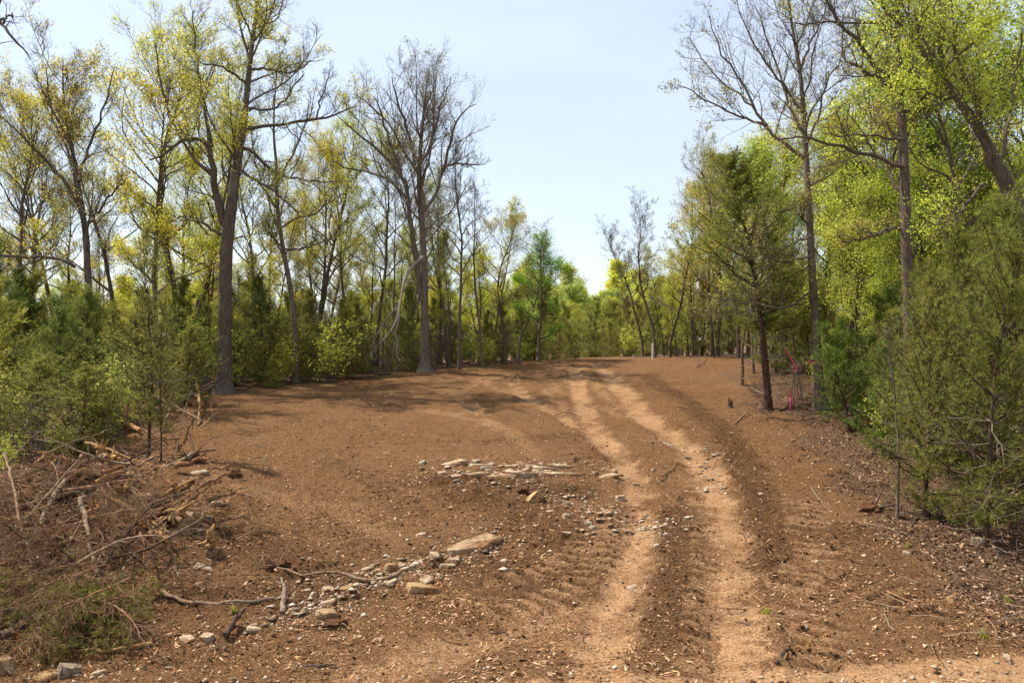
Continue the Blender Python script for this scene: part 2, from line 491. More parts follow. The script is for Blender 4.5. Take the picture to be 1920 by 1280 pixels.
def fine(X, Y):
    X = np.asarray(X, float); Y = np.asarray(Y, float)
    return gz(X, Y) + surface(X, Y)[0]

def ground_mat():
    m, nt, b = mat('turned_soil')
    tc = N(nt, 'ShaderNodeTexCoord'); P = tc.outputs['Object']
    mp = N(nt, 'ShaderNodeMapping'); mp.inputs['Scale'].default_value = (1, 1, 1); mp.inputs['Rotation'].default_value = (0, 0, .6)
    nt.links.new(P, mp.inputs[0])
    A = lambda k: (lambda n: (setattr(n, 'attribute_name', k), n.outputs['Fac'])[1])(N(nt, 'ShaderNodeAttribute'))
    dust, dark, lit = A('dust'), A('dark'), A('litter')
    big = noise(nt, .42, 6, P, .62)
    mid = noise(nt, 3.2, 5, P, .65)
    fine_a = noise(nt, 26, 4, P, .65)
    fine_b = noise(nt, 95, 3, P, .65)
    fin = mathn(nt, 'ADD', .5, mathn(nt, 'MULTIPLY', mathn(nt, 'SUBTRACT', mathn(nt, 'ADD', fine_a, fine_b), 1.0), 1.7))
    rag = noise(nt, 6.5, 8, P, .75)
    def ragged(m, k, lo, hi):      # a mask with a broken, crumbly border
        v = mathn(nt, 'ADD', m, mathn(nt, 'MULTIPLY', mathn(nt, 'SUBTRACT', rag, .5), k))
        return ramp(nt, v, [(lo, (0, 0, 0)), (hi, (1, 1, 1))])
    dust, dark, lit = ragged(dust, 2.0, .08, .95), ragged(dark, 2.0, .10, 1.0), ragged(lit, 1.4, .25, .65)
    vf = N(nt, 'ShaderNodeTexVoronoi'); vf.inputs['Scale'].default_value = 26; vf.inputs['Randomness'].default_value = 1
    nt.links.new(mp.outputs[0], vf.inputs['Vector'])
    vc = N(nt, 'ShaderNodeSeparateColor'); nt.links.new(vf.outputs['Color'], vc.inputs[0])
    soil = ramp(nt, fin, [(.24, (.080, .033, .011)), (.44, (.255, .120, .045)), (.58, (.375, .188, .076)), (.80, (.58, .36, .19))])
    soil = mixc(nt, ramp(nt, mid, [(.36, (0, 0, 0)), (.66, (.8, .8, .8))]), soil, mixc(nt, .5, soil, (.10, .042, .018)))
    soil = mixc(nt, ramp(nt, big, [(.42, (0, 0, 0)), (.62, (.8, .8, .8))]), soil, mixc(nt, .55, soil, (.33, .175, .082)))
    chip = ramp(nt, vc.outputs[0], [(.80, (0, 0, 0)), (.86, (1, 1, 1))])
    soil = mixc(nt, mathn(nt, 'MULTIPLY', chip, .30), soil, (.40, .25, .14))
    moist = ramp(nt, fin, [(.34, (.045, .021, .009)), (.55, (.125, .058, .025)), (.76, (.25, .14, .07))])
    soil = mixc(nt, mathn(nt, 'MULTIPLY', dark, .65), soil, moist)
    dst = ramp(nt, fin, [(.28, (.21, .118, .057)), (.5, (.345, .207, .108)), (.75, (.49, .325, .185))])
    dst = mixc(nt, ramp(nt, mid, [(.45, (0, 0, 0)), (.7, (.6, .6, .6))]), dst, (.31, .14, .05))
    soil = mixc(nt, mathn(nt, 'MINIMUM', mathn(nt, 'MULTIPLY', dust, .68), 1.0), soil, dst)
    lf = ramp(nt, vc.outputs[1], [(.0, (.07, .036, .020)), (.4, (.17, .095, .055)), (.75, (.28, .175, .11)), (1, (.42, .30, .20))])
    lf = mixc(nt, ramp(nt, fin, [(.4, (0, 0, 0)), (.62, (.75, .75, .75))]), lf, (.085, .045, .026))
    soil = mixc(nt, mathn(nt, 'MULTIPLY', lit, .85), soil, lf)
    nt.links.new(soil, b.inputs['Base Color'])
    b.inputs['Roughness'].default_value = 1; b.inputs['Specular IOR Level'].default_value = .08
    bp = N(nt, 'ShaderNodeBump'); bp.inputs['Distance'].default_value = .12
    nt.links.new(mathn(nt, 'ADD', .95, mathn(nt, 'MULTIPLY', dust, -.45)), bp.inputs['Strength'])
    h = mathn(nt, 'ADD', noise(nt, 15, 8, P, .75), mathn(nt, 'MULTIPLY', fin, .5))
    nt.links.new(h, bp.inputs['Height']); nt.links.new(bp.outputs[0], b.inputs['Normal'])
    return m
M_GROUND = ground_mat()

# one sheet: finer rows near the viewer, out to the horizon
rowY = [1.0]
while rowY[-1] < 56:
    y = rowY[-1]
    rowY.append(y + (max(.032, .036 * (y / 16) ** 1.9) if y > 9.5 else .5))
while rowY[-1] < 900: rowY.append(rowY[-1] * 1.06)
rowY = np.array(rowY)
colU = np.concatenate([np.linspace(-6, -1.05, 30), np.linspace(-1, 1, 500), np.linspace(1.05, 6, 30)])
XX = colU[None, :] * (rowY[:, None] * .70 + 1.5)
YY = np.repeat(rowY[:, None], len(colU), 1)
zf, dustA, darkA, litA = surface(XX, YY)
ZZ = gz(XX, YY) + zf
nr, nc = XX.shape
mb = MB()
idx = np.arange(nr * nc).reshape(nr, nc)
mb.add(np.stack([XX, YY, ZZ], -1).reshape(-1, 3), q=np.stack([idx[:-1, :-1], idx[:-1, 1:], idx[1:, 1:], idx[1:, :-1]], -1).reshape(-1, 4))
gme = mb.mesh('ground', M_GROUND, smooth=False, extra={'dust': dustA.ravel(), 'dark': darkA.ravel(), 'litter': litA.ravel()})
tag(link('ground', gme), 'cleared reddish brown soil rising to a crest, with pale wheel tracks', kind='structure')

# ------------------------------------------------------------------ trees and shrubs: the kinds
def resample(pts, n):
    pts = np.asarray(pts, float)
    s = np.concatenate([[0], np.cumsum(np.linalg.norm(np.diff(pts[:, :3], axis=0), axis=1))])
    t = np.linspace(0, s[-1], n)
    out = np.stack([np.interp(t, s, pts[:, k]) for k in range(pts.shape[1])], 1)
    k = max(3, n // 8) | 1
    if n > 8:   # soften the corners
        pad = np.pad(out, ((k // 2, k // 2), (0, 0)), mode='edge')
        sm = np.stack([np.convolve(pad[:, c], np.ones(k) / k, 'valid') for c in range(out.shape[1])], 1)
        sm[0] = out[0]; sm[-1] = out[-1]; out = sm
    return out

def fine_wood(P, Rr, rg, mbw, mbl, o):
    """second-order branches, twigs and leaves on limbs P (B,n,3)"""
    B = len(P)
    if B == 0: return
    Ll = np.linalg.norm(np.diff(P, axis=1), axis=2).sum(1)
    p, d, t, r, par = kids(P, Rr, o['k2'], .18, .98, .75, .22, rg, o.get('upb', .8))
    L2 = Ll[par] * o['l2'] * (1.1 - .65 * t) * (.6 + .7 * rg.random(len(p)))
    L2 = np.clip(L2, .35, 4.2)
    P2 = grow(p, d, L2, 5, o.get('wob', .17), o.get('up', .07), rg)
    R2 = np.clip(r * .45, .009, .038)[:, None] * np.linspace(1, .35, 6)[None]
    tubes(P2, R2, 4, mbw, rg.random(len(P2)))
    p, d, t, r, par = kids(P2, R2, o['k3'], .15, 1, .7, .25, rg, o.get('upb', .8))
    L3 = np.clip(L2[par] * .48 * (1.15 - .6 * t) * (.6 + .8 * rg.random(len(p))), .2, 1.7)
    P3 = grow(p, d, L3, 3, .20, o.get('up', .07), rg)
    R3 = np.clip(r * .55, o['tw'] * .9, .015)[:, None] * np.linspace(1, .5, 4)[None]
    tubes(P3, R3, 3, mbw, rg.random(len(P3)))
    p, d, t, r, par = kids(P3, R3, o['k4'], .2, 1, .7, .25, rg, o.get('upb', .8))
    L4 = np.clip(L3[par] * .5 * (.6 + .8 * rg.random(len(p))), .12, .7)
    P4 = grow(p, d, L4, 1, .2, .05, rg)
    R4 = np.full(len(P4), o['tw'])[:, None] * np.array([1, .5])[None]
    tubes(P4, R4, 3, mbw, rg.random(len(P4)))
    tips = np.concatenate([P4[:, 1], P4.mean(1), P3[:, 3]])
    if o['leaf'] > 0:
        keep = rg.random(len(tips)) < o['dens']
        # leaves come in patches: some boughs are out, others still bare
        f = vnoise(tips[:, 0] / 1.6 + 40, tips[:, 2] / 1.6 + tips[:, 1] / 2.3)
        keep &= (f + o.get('patch', .5)) > rg.random(len(tips)) * .5
        leaves(tips[keep], o['leaf'], o['nl'], o['spread'], mbl, rg)

def decid(seed, H, r0, cb, nl, ll, lean=.02, spread_ang=(1.15, .45), forks=0, o=None, shape='oval', wobt=.05):
    """a broad-leaved tree of height H, built at the origin"""
    rg = np.random.default_rng(seed)
    mt, mw, ml = MB(), MB(), MB()
    n = 26
    d0 = np.array([[rg.normal(0, lean), rg.normal(0, lean), 1.]])
    T = grow(np.array([[0, 0, -.25]]), d0, np.array([H * .96]), n, wobt, .03, rg)
    s = np.linspace(0, 1, n + 1)
    rad = r0 * ((1 - s) ** .85 * .93 + .035) * (1 + .55 * np.exp(-s * H / .45))
    rad = rad * (1 + rg.normal(0, .035, n + 1))
    tubes(T, rad[None], 9, mt)
    # limbs
    limbsP, limbsR = [], []
    ts = cb + (1 - cb) * ((np.arange(nl) + rg.random(nl)) / nl) ** .9 * .97
    az = np.arange(nl) * 2.4 + rg.normal(0, .5, nl)
    q = (ts - cb) / (1 - cb)
    if shape == 'oval': env = .55 + 1.1 * q * (1.25 - q) - .5 * q ** 3
    elif shape == 'vase': env = .9 - .35 * q
    else: env = 1.0 - .75 * q
    Ln = ll * np.clip(env, .2, 1.2) * (.7 + .55 * rg.random(nl))
    an = spread_ang[0] + (spread_ang[1] - spread_ang[0]) * q + rg.normal(0, .15, nl)
    f = ts * n; i = np.minimum(f.astype(int), n - 1); w = (f - i)[:, None]
    st = T[0, i] * (1 - w) + T[0, i + 1] * w
    D = np.stack([np.sin(an) * np.cos(az), np.sin(an) * np.sin(az), np.cos(an)], 1)
    PL = grow(st, D, Ln, 9, .14, .045, rg)
    rl = np.minimum(np.interp(ts, s, rad) * .62, .02 + .028 * Ln)
    RL = rl[:, None] * np.linspace(1, .22, 10)[None] ** 1.1
    tubes(PL, RL, 6, mw, rg.random(nl))
    top = T[:, -9:]; topR = rad[None, -9:]
    fine_wood(np.concatenate([PL]), RL, rg, mw, ml, o)
    fine_wood(top, topR, rg, mw, ml, dict(o, k2=o['k2'] + 6))
    return mt, mw, ml

def pack(mbs, nm, mats):
    out = []
    for (pn, m_, sm), b in zip(mats, mbs):
        if b.n: out.append((pn, b.mesh(nm + '_' + pn, m_, sm)))
    return out
TP = [('trunk', M_GREY, True), ('branchwork', M_GREY, True), ('foliage', M_LEAF, False)]
TPO = [('trunk', M_OAK, True), ('branchwork', M_OAK, True), ('foliage', M_LEAF, False)]
O_SPARSE = dict(k2=8, k3=6, k4=3, l2=.42, tw=.0055, leaf=.078, nl=5, spread=.12, dens=.5, patch=.34)
O_BARE = dict(k2=8, k3=6, k4=4, l2=.42, tw=.0060, leaf=.06, nl=1, spread=.05, dens=.22, patch=.2)
O_YELL = dict(k2=7, k3=6, k4=3, l2=.45, tw=.0055, leaf=.09, nl=6, spread=.15, dens=.62, patch=.35)
O_LEAFY = dict(k2=8, k3=6, k4=3, l2=.48, tw=.006, leaf=.11, nl=7, spread=.19, dens=.60, patch=.28)
O_FAR = dict(k2=7, k3=5, k4=2, l2=.5, tw=.009, leaf=.24, nl=6, spread=.28, dens=.85, patch=.5)

K = {}
for i in range(4): K['sparse%d' % i] = pack(decid(100 + i, 16, .165, .34, 20, 4.5, o=O_SPARSE, shape=['oval', 'vase', 'oval', 'vase'][i], spread_ang=(1.05, .4)), 'sparse_tree', TPO)
for i in range(3): K['bare%d' % i] = pack(decid(120 + i, 15, .14, .36, 20, 4.2, o=O_BARE, shape='vase', spread_ang=(.85, .3)), 'bare_tree', TP)
for i in range(3): K['yellow%d' % i] = pack(decid(140 + i, 14, .14, .28, 16, 4.0, o=O_YELL, shape='oval', spread_ang=(1.1, .4)), 'yellow_tree', TPO)
for i in range(3): K['leafy%d' % i] = pack(decid(160 + i, 13, .16, .20, 18, 3.9, o=O_LEAFY, shape='oval', spread_ang=(1.2, .5)), 'leafy_tree', TPO)
K['pole0'] = pack(decid(181, 12, .10, .45, 10, 1.9, o=dict(O_BARE, k2=5, k3=5, k4=3), shape='vase', spread_ang=(.8, .3)), 'pole_tree', TP)
K['pole1'] = pack(decid(182, 12, .10, .40, 11, 2.2, o=dict(O_SPARSE, k2=5, k3=5, k4=3), shape='vase', spread_ang=(.9, .3)), 'pole_tree', TP)
for i in range(3): K['far%d' % i] = pack(decid(190 + i, 15, .2, .2, 15, 4.6, o=O_FAR, shape='oval', spread_ang=(1.15, .45)), 'far_tree', TPO)

def cedar(seed, H, r0, W, nb, cb=.06, k2=9, kn=11, ln=.15, wd=.026, dead=6, curve=.9, droop=0.0):
    """eastern red cedar: upright trunk, ascending sprays of fine needles, a few dead lower branches"""
    rg = np.random.default_rng(seed)
    mt, mw, ml = MB(), MB(), MB()
    n = 14
    T = grow(np.array([[0, 0, -.2]]), np.array([[rg.normal(0, .03), rg.normal(0, .03), 1.]]), np.array([H]), n, .035, .02, rg)
    s = np.linspace(0, 1, n + 1)
    rad = r0 * ((1 - s) * .95 + .03) * (1 + .4 * np.exp(-s * H / .3))
    tubes(T, rad[None], 8, mt)
    ts = cb + (1 - cb) * ((np.arange(nb) + rg.random(nb)) / nb) ** 1.25 * .97
    q = (ts - cb) / (1 - cb)
    env = np.clip(np.minimum(1, (q + .14) / .34) * (1 - q) ** curve * 1.15, .06, 1)
    L = W * env * (.30 + 1.15 * rg.random(nb))
    az = rg.random(nb) * 2 * math.pi
    an = 1.25 - .75 * q + rg.normal(0, .16, nb) + droop
    f = ts * n; i = np.minimum(f.astype(int), n - 1); w = (f - i)[:, None]
    st = T[0, i] * (1 - w) + T[0, i + 1] * w
    D = np.stack([np.sin(an) * np.cos(az), np.sin(an) * np.sin(az), np.cos(an)], 1)
    P1 = grow(st, D, L, 5, .10, .05, rg)
    R1 = np.clip(.006 + .010 * L, .006, .035)[:, None] * np.linspace(1, .3, 6)[None]
    tubes(P1, R1, 3, mw, rg.random(nb))
    p, d, t, r, par = kids(P1, R1, k2, .22, 1, .65, .25, rg, .7)
    L2 = np.clip(L[par] * .36 * (1.2 - .7 * t), .16, .8) * (.7 + .6 * rg.random(len(p)))
    P2 = grow(p, d, L2, 3, .14, .06, rg)
    tubes(P2, np.full((len(P2), 1), .0045) * np.linspace(1, .6, 4)[None], 3, mw, rg.random(len(P2)))
    A = np.concatenate([P2[:, 1], P2[:, 2], P2[:, 3]]); Dd = np.concatenate([P2[:, 2] - P2[:, 1], P2[:, 3] - P2[:, 2], P2[:, 3] - P2[:, 2]])
    A = A + rg.normal(0, .03, A.shape)
    slivers(A, norm(Dd), ln, wd, max(2, kn // 3), ml, rg)
    if dead:
        tz = rg.random(dead) * .5 * .9 + .05
        f = tz * n; i = f.astype(int)
        az = rg.random(dead) * 2 * math.pi
        D = np.stack([np.cos(az), np.sin(az), rg.normal(.05, .25, dead)], 1)
        PD = grow(T[0, i], D, W * (.5 + .6 * rg.random(dead)), 6, .16, .02, rg)
        RD = np.full((dead, 1), .011 + .004 * H / 6) * np.linspace(1, .25, 7)[None]
        md = MB(); tubes(PD, RD, 4, md)
        p, d, t, r, par = kids(PD, RD, 7, .25, 1, .7, .2, rg, 0)
        PP = grow(p, d, .18 + .4 * rg.random(len(p)), 3, .2, 0, rg)
        tubes(PP, np.full((len(PP), 1), .005) * np.linspace(1, .5, 4)[None], 3, md)
        return mt, mw, ml, md
    return mt, mw, ml
CP = [('trunk', M_CEDARBARK, True), ('branchwork', M_CEDARBARK, True), ('foliage', M_NEEDLE, False), ('dead_branches', M_DEAD, True)]
CP[3] = ('dead_branchwork', M_DEAD, True)
for i in range(4): K['cedar%d' % i] = pack(cedar(300 + i, 6.0, .075, 1.8, 80, k2=10, kn=15, ln=.19, wd=.024, curve=[.7, .45, .55, .8][i], dead=9), 'cedar', CP)
for i in range(2): K['nearcedar%d' % i] = pack(cedar(320 + i, 5.5, .06, 1.75, 96, k2=12, kn=22, ln=.115, wd=.014, curve=.5, dead=22), 'near_cedar', CP)
K['tallcedar0'] = pack(cedar(331, 11.0, .15, 2.6, 120, cb=.30, k2=12, kn=21, ln=.18, wd=.026, curve=.55, dead=26), 'tall_cedar', CP)
K['airy0'] = pack(cedar(341, 7.0, .055, 1.3, 90, cb=.20, k2=8, kn=10, ln=.13, wd=.018, curve=.5, dead=10), 'airy_cedar', CP)

def shrub(seed, H, ns, W, leaf, nlf, dens, stem=.012, k=8):
    rg = np.random.default_rng(seed)
    mw, ml = MB(), MB()
    a = rg.random(ns) * 2 * math.pi; t = np.abs(rg.normal(0, W, ns))
    S = np.stack([rg.normal(0, .12, ns), rg.normal(0, .12, ns), np.full(ns, -.1)], 1)
    D = np.stack([np.cos(a) * t, np.sin(a) * t, np.ones(ns)], 1)
    P = grow(S, D, H * (.6 + .5 * rg.random(ns)), 7, .13, .03, rg)
    Rr = np.full((ns, 1), stem) * np.linspace(1, .3, 8)[None]
    tubes(P, Rr, 4, mw, rg.random(ns))
    p, d, tt, r, par = kids(P, Rr, k, .2, 1, .7, .2, rg, .3)
    P2 = grow(p, d, H * .22 * (.5 + rg.random(len(p))), 4, .2, .03, rg)
    R2 = np.full((len(P2), 1), stem * .45) * np.linspace(1, .5, 5)[None]
    tubes(P2, R2, 3, mw, rg.random(len(P2)))
    p, d, tt, r, par = kids(P2, R2, 4, .2, 1, .7, .2, rg, .3)
    P3 = grow(p, d, H * .09 * (.5 + rg.random(len(p))), 2, .2, .02, rg)
    tubes(P3, np.full((len(P3), 1), stem * .3) * np.array([1, .8, .5])[None], 3, mw, rg.random(len(P3)))
    if nlf:
        tips = np.concatenate([P3[:, 2], P3[:, 1]])
        leaves(tips[rg.random(len(tips)) < dens], leaf, nlf, .07, ml, rg)
    return mw, ml
SP = [('stems', M_GREY, True), ('foliage', M_LEAF, False)]
SP[0] = ('stemwork', M_GREY, True)
for i in range(2): K['shrub%d' % i] = pack(shrub(400 + i, 2.4, 9, .35, .10, 3, .7), 'leafy_shrub', SP)
for i in range(2): K['twiggy%d' % i] = pack(shrub(410 + i, 1.8, 14, .55, .05, 1, .06, stem=.010, k=9), 'twiggy_shrub', SP)
K['seedling0'] = pack(shrub(420, .55, 5, .4, .10, 2, .9, stem=.006, k=4), 'seedling', SP)

# ------------------------------------------------------------------ the large trees that the picture shows one by one
GOLD, YGREEN, LIME, BUD, RUST = (.66, .59, .075), (.58, .60, .09), (.52, .57, .09), (.48, .48, .16), (.55, .47, .12)
GREEN, DEEP = (.40, .49, .08), (.15, .22, .04)
OLIVE, CED, CEDB, CEDY = (.30, .30, .07), (.22, .25, .06), (.31, .27, .08), (.38, .37, .075)

def hero(name, label, trunk, limbs, Y0, o, tint, bark, seed, extra=8, exlen=3.0, cat='tree', base_uv=None, dead=(), sides=14):
    """trunk and limbs follow (u, v, width) points of the photograph at the tree's own distance; limbs also run towards and away from the viewer"""
    rg = np.random.default_rng(seed)
    t0 = trunk[0]
    b = at(t0[0], t0[1], Y0)
    b[2] = gz1(b[0], b[1]) - .05
    root = thing(name, tuple(b), label, cat)
    def world(pts, drift, wig):
        m = len(pts); w = []
        for k, (u, v, wd) in enumerate(pts):
            y = Y0 + drift * (k / max(1, m - 1)) + (rg.normal(0, wig) if k else 0)
            w.append([*(at(u, v, y) - b), wd * .72 / 2 / F * y])
        return np.array(w)
    P = world(trunk, rg.normal(0, .4), .12)
    P[0, 2] = -.15
    q = resample(P, 40)
    s = np.linspace(0, 1, 40)
    fl = 1 + .8 * np.exp(-(q[:, 2] + .1) / .35)
    mt = MB()
    tubes(q[None, :, :3], (q[:, 3] * fl * (1 + rg.normal(0, .03, 40)))[None], sides, mt)
    v = mt.v[0]; ang = np.tile(np.arange(sides), 40)
    v += (rg.normal(0, .035, v.shape) * np.repeat(q[:, 3], sides)[:, None])
    # root flare: ridges near the ground
    mt.v[0] = v
    link('trunk', mt.mesh('trunk', bark, True), root)
    mw, ml = MB(), MB()
    LP, LR = [], []
    for pts, drift in limbs:
        w = resample(world(pts, drift, .22), 14)
        w[1:-1, :3] += rg.normal(0, .035, (12, 3))
        mlb = MB(); tubes(w[None, :, :3], w[None, :, 3], 8, mlb)
        link('limb', mlb.mesh('limb', bark, True), root)
        LP.append(w[:, :3]); LR.append(w[:, 3])
    # further limbs, to the front and the back of the crown
    if extra:
        src = q[int(40 * .42):]
        i = rg.integers(0, len(src) - 1, extra)
        sgn = np.where(np.arange(extra) % 2, 1, -1)
        D = np.stack([rg.normal(0, .55, extra), sgn * (.6 + .6 * rg.random(extra)), .55 + .5 * rg.random(extra)], 1)
        X = grow(src[i, :3], D, exlen * (.6 + .7 * rg.random(extra)), 13, .12, .04, rg)
        XR = np.minimum(src[i, 3] * .5, .055)[:, None] * np.linspace(1, .2, 14)[None]
        tubes(X, XR, 6, mw)
        for k in range(extra): LP.append(X[k]); LR.append(XR[k])
    top = resample(q[int(40 * .72):], 14)
    LP.append(top[:, :3]); LR.append(top[:, 3])
    fine_wood(np.array(LP), np.array(LR), rg, mw, ml, o)
    link('branchwork', mw.mesh('branchwork', bark, True), root)['kind'] = 'stuff'
    if ml.n:
        f = link('foliage', ml.mesh('foliage', M_LEAF), root); f.color = (*tint, 1); f['kind'] = 'stuff'
    for pts, drift in dead:   # grey broken branch
        w = resample(world(pts, drift, .05), 14)
        mlb = MB(); tubes(w[None, :, :3], w[None, :, 3] * (1 + rg.normal(0, .12, (1, 14))), 7, mlb)
        p_, d_, t_, r_, _i = kids(w[None, :, :3], w[None, :, 3], 9, .35, 1, .6, .2, rg, -.8)
        g_ = grow(p_, d_, .25 + .55 * rg.random(9), 4, .2, -.06, rg); tubes(g_, np.full((9, 1), .012) * np.linspace(1, .4, 5)[None], 4, mlb)
        c = link('broken_branch', mlb.mesh('broken_branch', M_BLEACH, True), root)
    return root

H1 = dict(k2=11, k3=7, k4=4, l2=.36, tw=.0055, leaf=.08, nl=5, spread=.12, dens=.45, patch=.30)
oak = hero('oak_tree', 'massive forked oak with thick dark trunk and sparse yellow-green leaves left of the clearing',
    [(420, 722, 40), (421, 660, 33), (423, 590, 31), (422, 520, 32), (424, 460, 35), (430, 420, 33), (438, 350, 25), (452, 260, 20), (462, 190, 16), (469, 110, 12), (480, 30, 8), (487, -70, 3)],
    [([(428, 430, 26), (408, 385, 21), (400, 320, 17), (394, 268, 14), (382, 250, 11), (345, 262, 9), (310, 285, 7), (280, 300, 4)], -.8),
     ([(396, 275, 13), (385, 215, 9), (372, 150, 7), (366, 80, 5), (362, 20, 3)], .8),
     ([(400, 330, 12), (360, 300, 8), (320, 220, 6), (300, 150, 5), (290, 80, 3)], 1.5),
     ([(457, 243, 11), (500, 238, 9), (545, 230, 8), (590, 224, 7), (630, 216, 5), (668, 200, 3)], -1.2),
     ([(450, 277, 10), (474, 277, 9), (490, 305, 8), (520, 328, 7), (560, 335, 5), (610, 343, 4), (640, 340, 2)], .9),
     ([(463, 205, 8), (490, 205, 7), (510, 210, 6), (535, 190, 5), (550, 165, 4), (570, 140, 3)], 1.2),
     ([(466, 130, 8), (500, 130, 7), (540, 137, 6), (570, 130, 4), (582, 112, 2)], -.9),
     ([(466, 160, 8), (440, 140, 7), (412, 122, 5), (385, 120, 4), (362, 116, 2)], -1.0),
     ([(470, 115, 8), (455, 70, 6), (446, 20, 5), (440, -50, 2)], .9),
     ([(474, 80, 7), (500, 45, 5), (515, 0, 4), (530, -45, 2)], .6),
     ([(455, 320, 8), (490, 345, 6), (520, 365, 5), (560, 400, 3)], -.9),
     ([(590, 224, 5), (600, 190, 4), (612, 160, 3), (620, 130, 2)], .5),
     ([(415, 440, 9), (385, 420, 6), (350, 410, 5), (310, 400, 3)], .7)],
    37.0, H1, (.55, .52, .07), M_OAK, 11, extra=12, exlen=4.0)

H2 = dict(k2=11, k3=7, k4=4, l2=.42, tw=.0045, leaf=.07, nl=2, spread=.06, dens=.30, patch=.3, up=.05, wob=.14)
bare = hero('bare_tree', 'tall nearly leafless tree with a fan of grey branches left of the gap',
    [(797, 697, 30), (797, 640, 23), (796, 560, 19), (795, 490, 18), (791, 420, 17), (786, 360, 15), (786, 310, 11), (790, 255, 9), (795, 205, 6), (800, 150, 2)],
    [([(790, 565, 15), (778, 480, 13), (770, 410, 12), (765, 350, 11), (745, 310, 9), (712, 280, 8), (680, 265, 6), (650, 235, 4), (630, 215, 2)], -.6),
     ([(765, 355, 9), (742, 300, 7), (725, 250, 6), (712, 200, 5), (700, 180, 2)], -1.0),
     ([(768, 380, 8), (730, 335, 7), (690, 320, 6), (650, 318, 4), (620, 300, 2)], .8),
     ([(791, 400, 11), (812, 375, 9), (835, 310, 8), (848, 250, 6), (868, 200, 4), (893, 195, 2)], .5),
     ([(786, 340, 9), (770, 270, 7), (752, 210, 6), (742, 175, 4), (735, 145, 2)], -.5),
     ([(787, 310, 8), (812, 260, 6), (825, 200, 5), (838, 170, 3), (845, 145, 2)], .9),
     ([(835, 310, 7), (862, 305, 5), (885, 310, 4), (910, 308, 2)], -.4),
     ([(788, 330, 8), (760, 290, 6), (730, 230, 5), (690, 195, 4), (664, 175, 2)], 1.3),
     ([(786, 350, 8), (806, 300, 6), (812, 230, 5), (815, 185, 3), (818, 150, 2)], -1.4)],
    44.0, H2, (.30, .28, .12), M_GREY, 12, extra=14, exlen=4.2,
    dead=[([(795, 481, 11), (775, 493, 10), (762, 515, 9), (753, 545, 8), (750, 572, 6), (748, 590, 5), (742, 605, 4), (730, 625, 3), (712, 645, 2)], -1.7),
          ([(750, 568, 6), (735, 585, 5), (722, 600, 4), (708, 625, 3), (697, 652, 1.6)], -1.7),
          ([(748, 590, 5), (746, 612, 4), (738, 622, 3.5), (747, 640, 3), (742, 660, 2.4), (748, 676, 1.6)], -1.7),
          ([(735, 618, 3.5), (722, 632, 3), (705, 648, 2.5), (693, 668, 1.4)], -1.8)])

H3 = dict(k2=12, k3=7, k4=4, l2=.38, tw=.0048, leaf=.075, nl=2, spread=.08, dens=.38, patch=.25, up=.04, wob=.14)
right_oak = hero('oak_tree', 'straight grey oak with a pink tape band round its trunk at the right border',
    [(1540, 788, 34), (1537, 740, 25), (1532, 650, 22), (1526, 560, 20), (1520, 460, 18), (1515, 360, 17), (1511, 290, 15), (1507, 220, 12), (1502, 140, 10), (1492, 85, 8), (1482, 40, 7), (1476, -40, 3)],
    [([(1512, 300, 11), (1475, 275, 9), (1440, 245, 8), (1415, 205, 7), (1395, 165, 6), (1370, 125, 5), (1345, 85, 4), (1330, 30, 2)], -1.3),
     ([(1440, 245, 7), (1400, 222, 6), (1360, 210, 5), (1310, 180, 4), (1270, 160, 2)], -1.0),
     ([(1430, 225, 7), (1390, 180, 5), (1350, 150, 4), (1315, 110, 3), (1290, 70, 2)], .9),
     ([(1508, 250, 9), (1480, 200, 7), (1465, 140, 6), (1440, 80, 4), (1415, 10, 2)], .8),
     ([(1506, 210, 8), (1470, 160, 6), (1430, 110, 5), (1395, 50, 3), (1370, -20, 2)], -.8),
     ([(1512, 270, 8), (1535, 220, 6), (1545, 160, 5), (1580, 110, 3), (1600, 70, 2)], .9),
     ([(1500, 130, 7), (1520, 80, 5), (1545, 30, 4), (1560, -30, 2)], -.6),
     ([(1520, 440, 5), (1500, 450, 4.5), (1470, 470, 4), (1420, 462, 3), (1370, 465, 2)], -1.2),
     ([(1522, 478, 6), (1500, 487, 5), (1470, 492, 4), (1440, 480, 3), (1400, 470, 2)], -.8),
     ([(1523, 545, 7), (1505, 560, 6), (1475, 575, 5.5), (1445, 582, 5), (1400, 566, 4), (1340, 560, 3), (1300, 540, 2)], -1.3),
     ([(1475, 575, 4), (1430, 582, 3), (1380, 582, 2.5), (1320, 588, 1.5)], -.6)],
    30.0, H3, (.36, .33, .09), M_GREY, 13, extra=10, exlen=3.4)

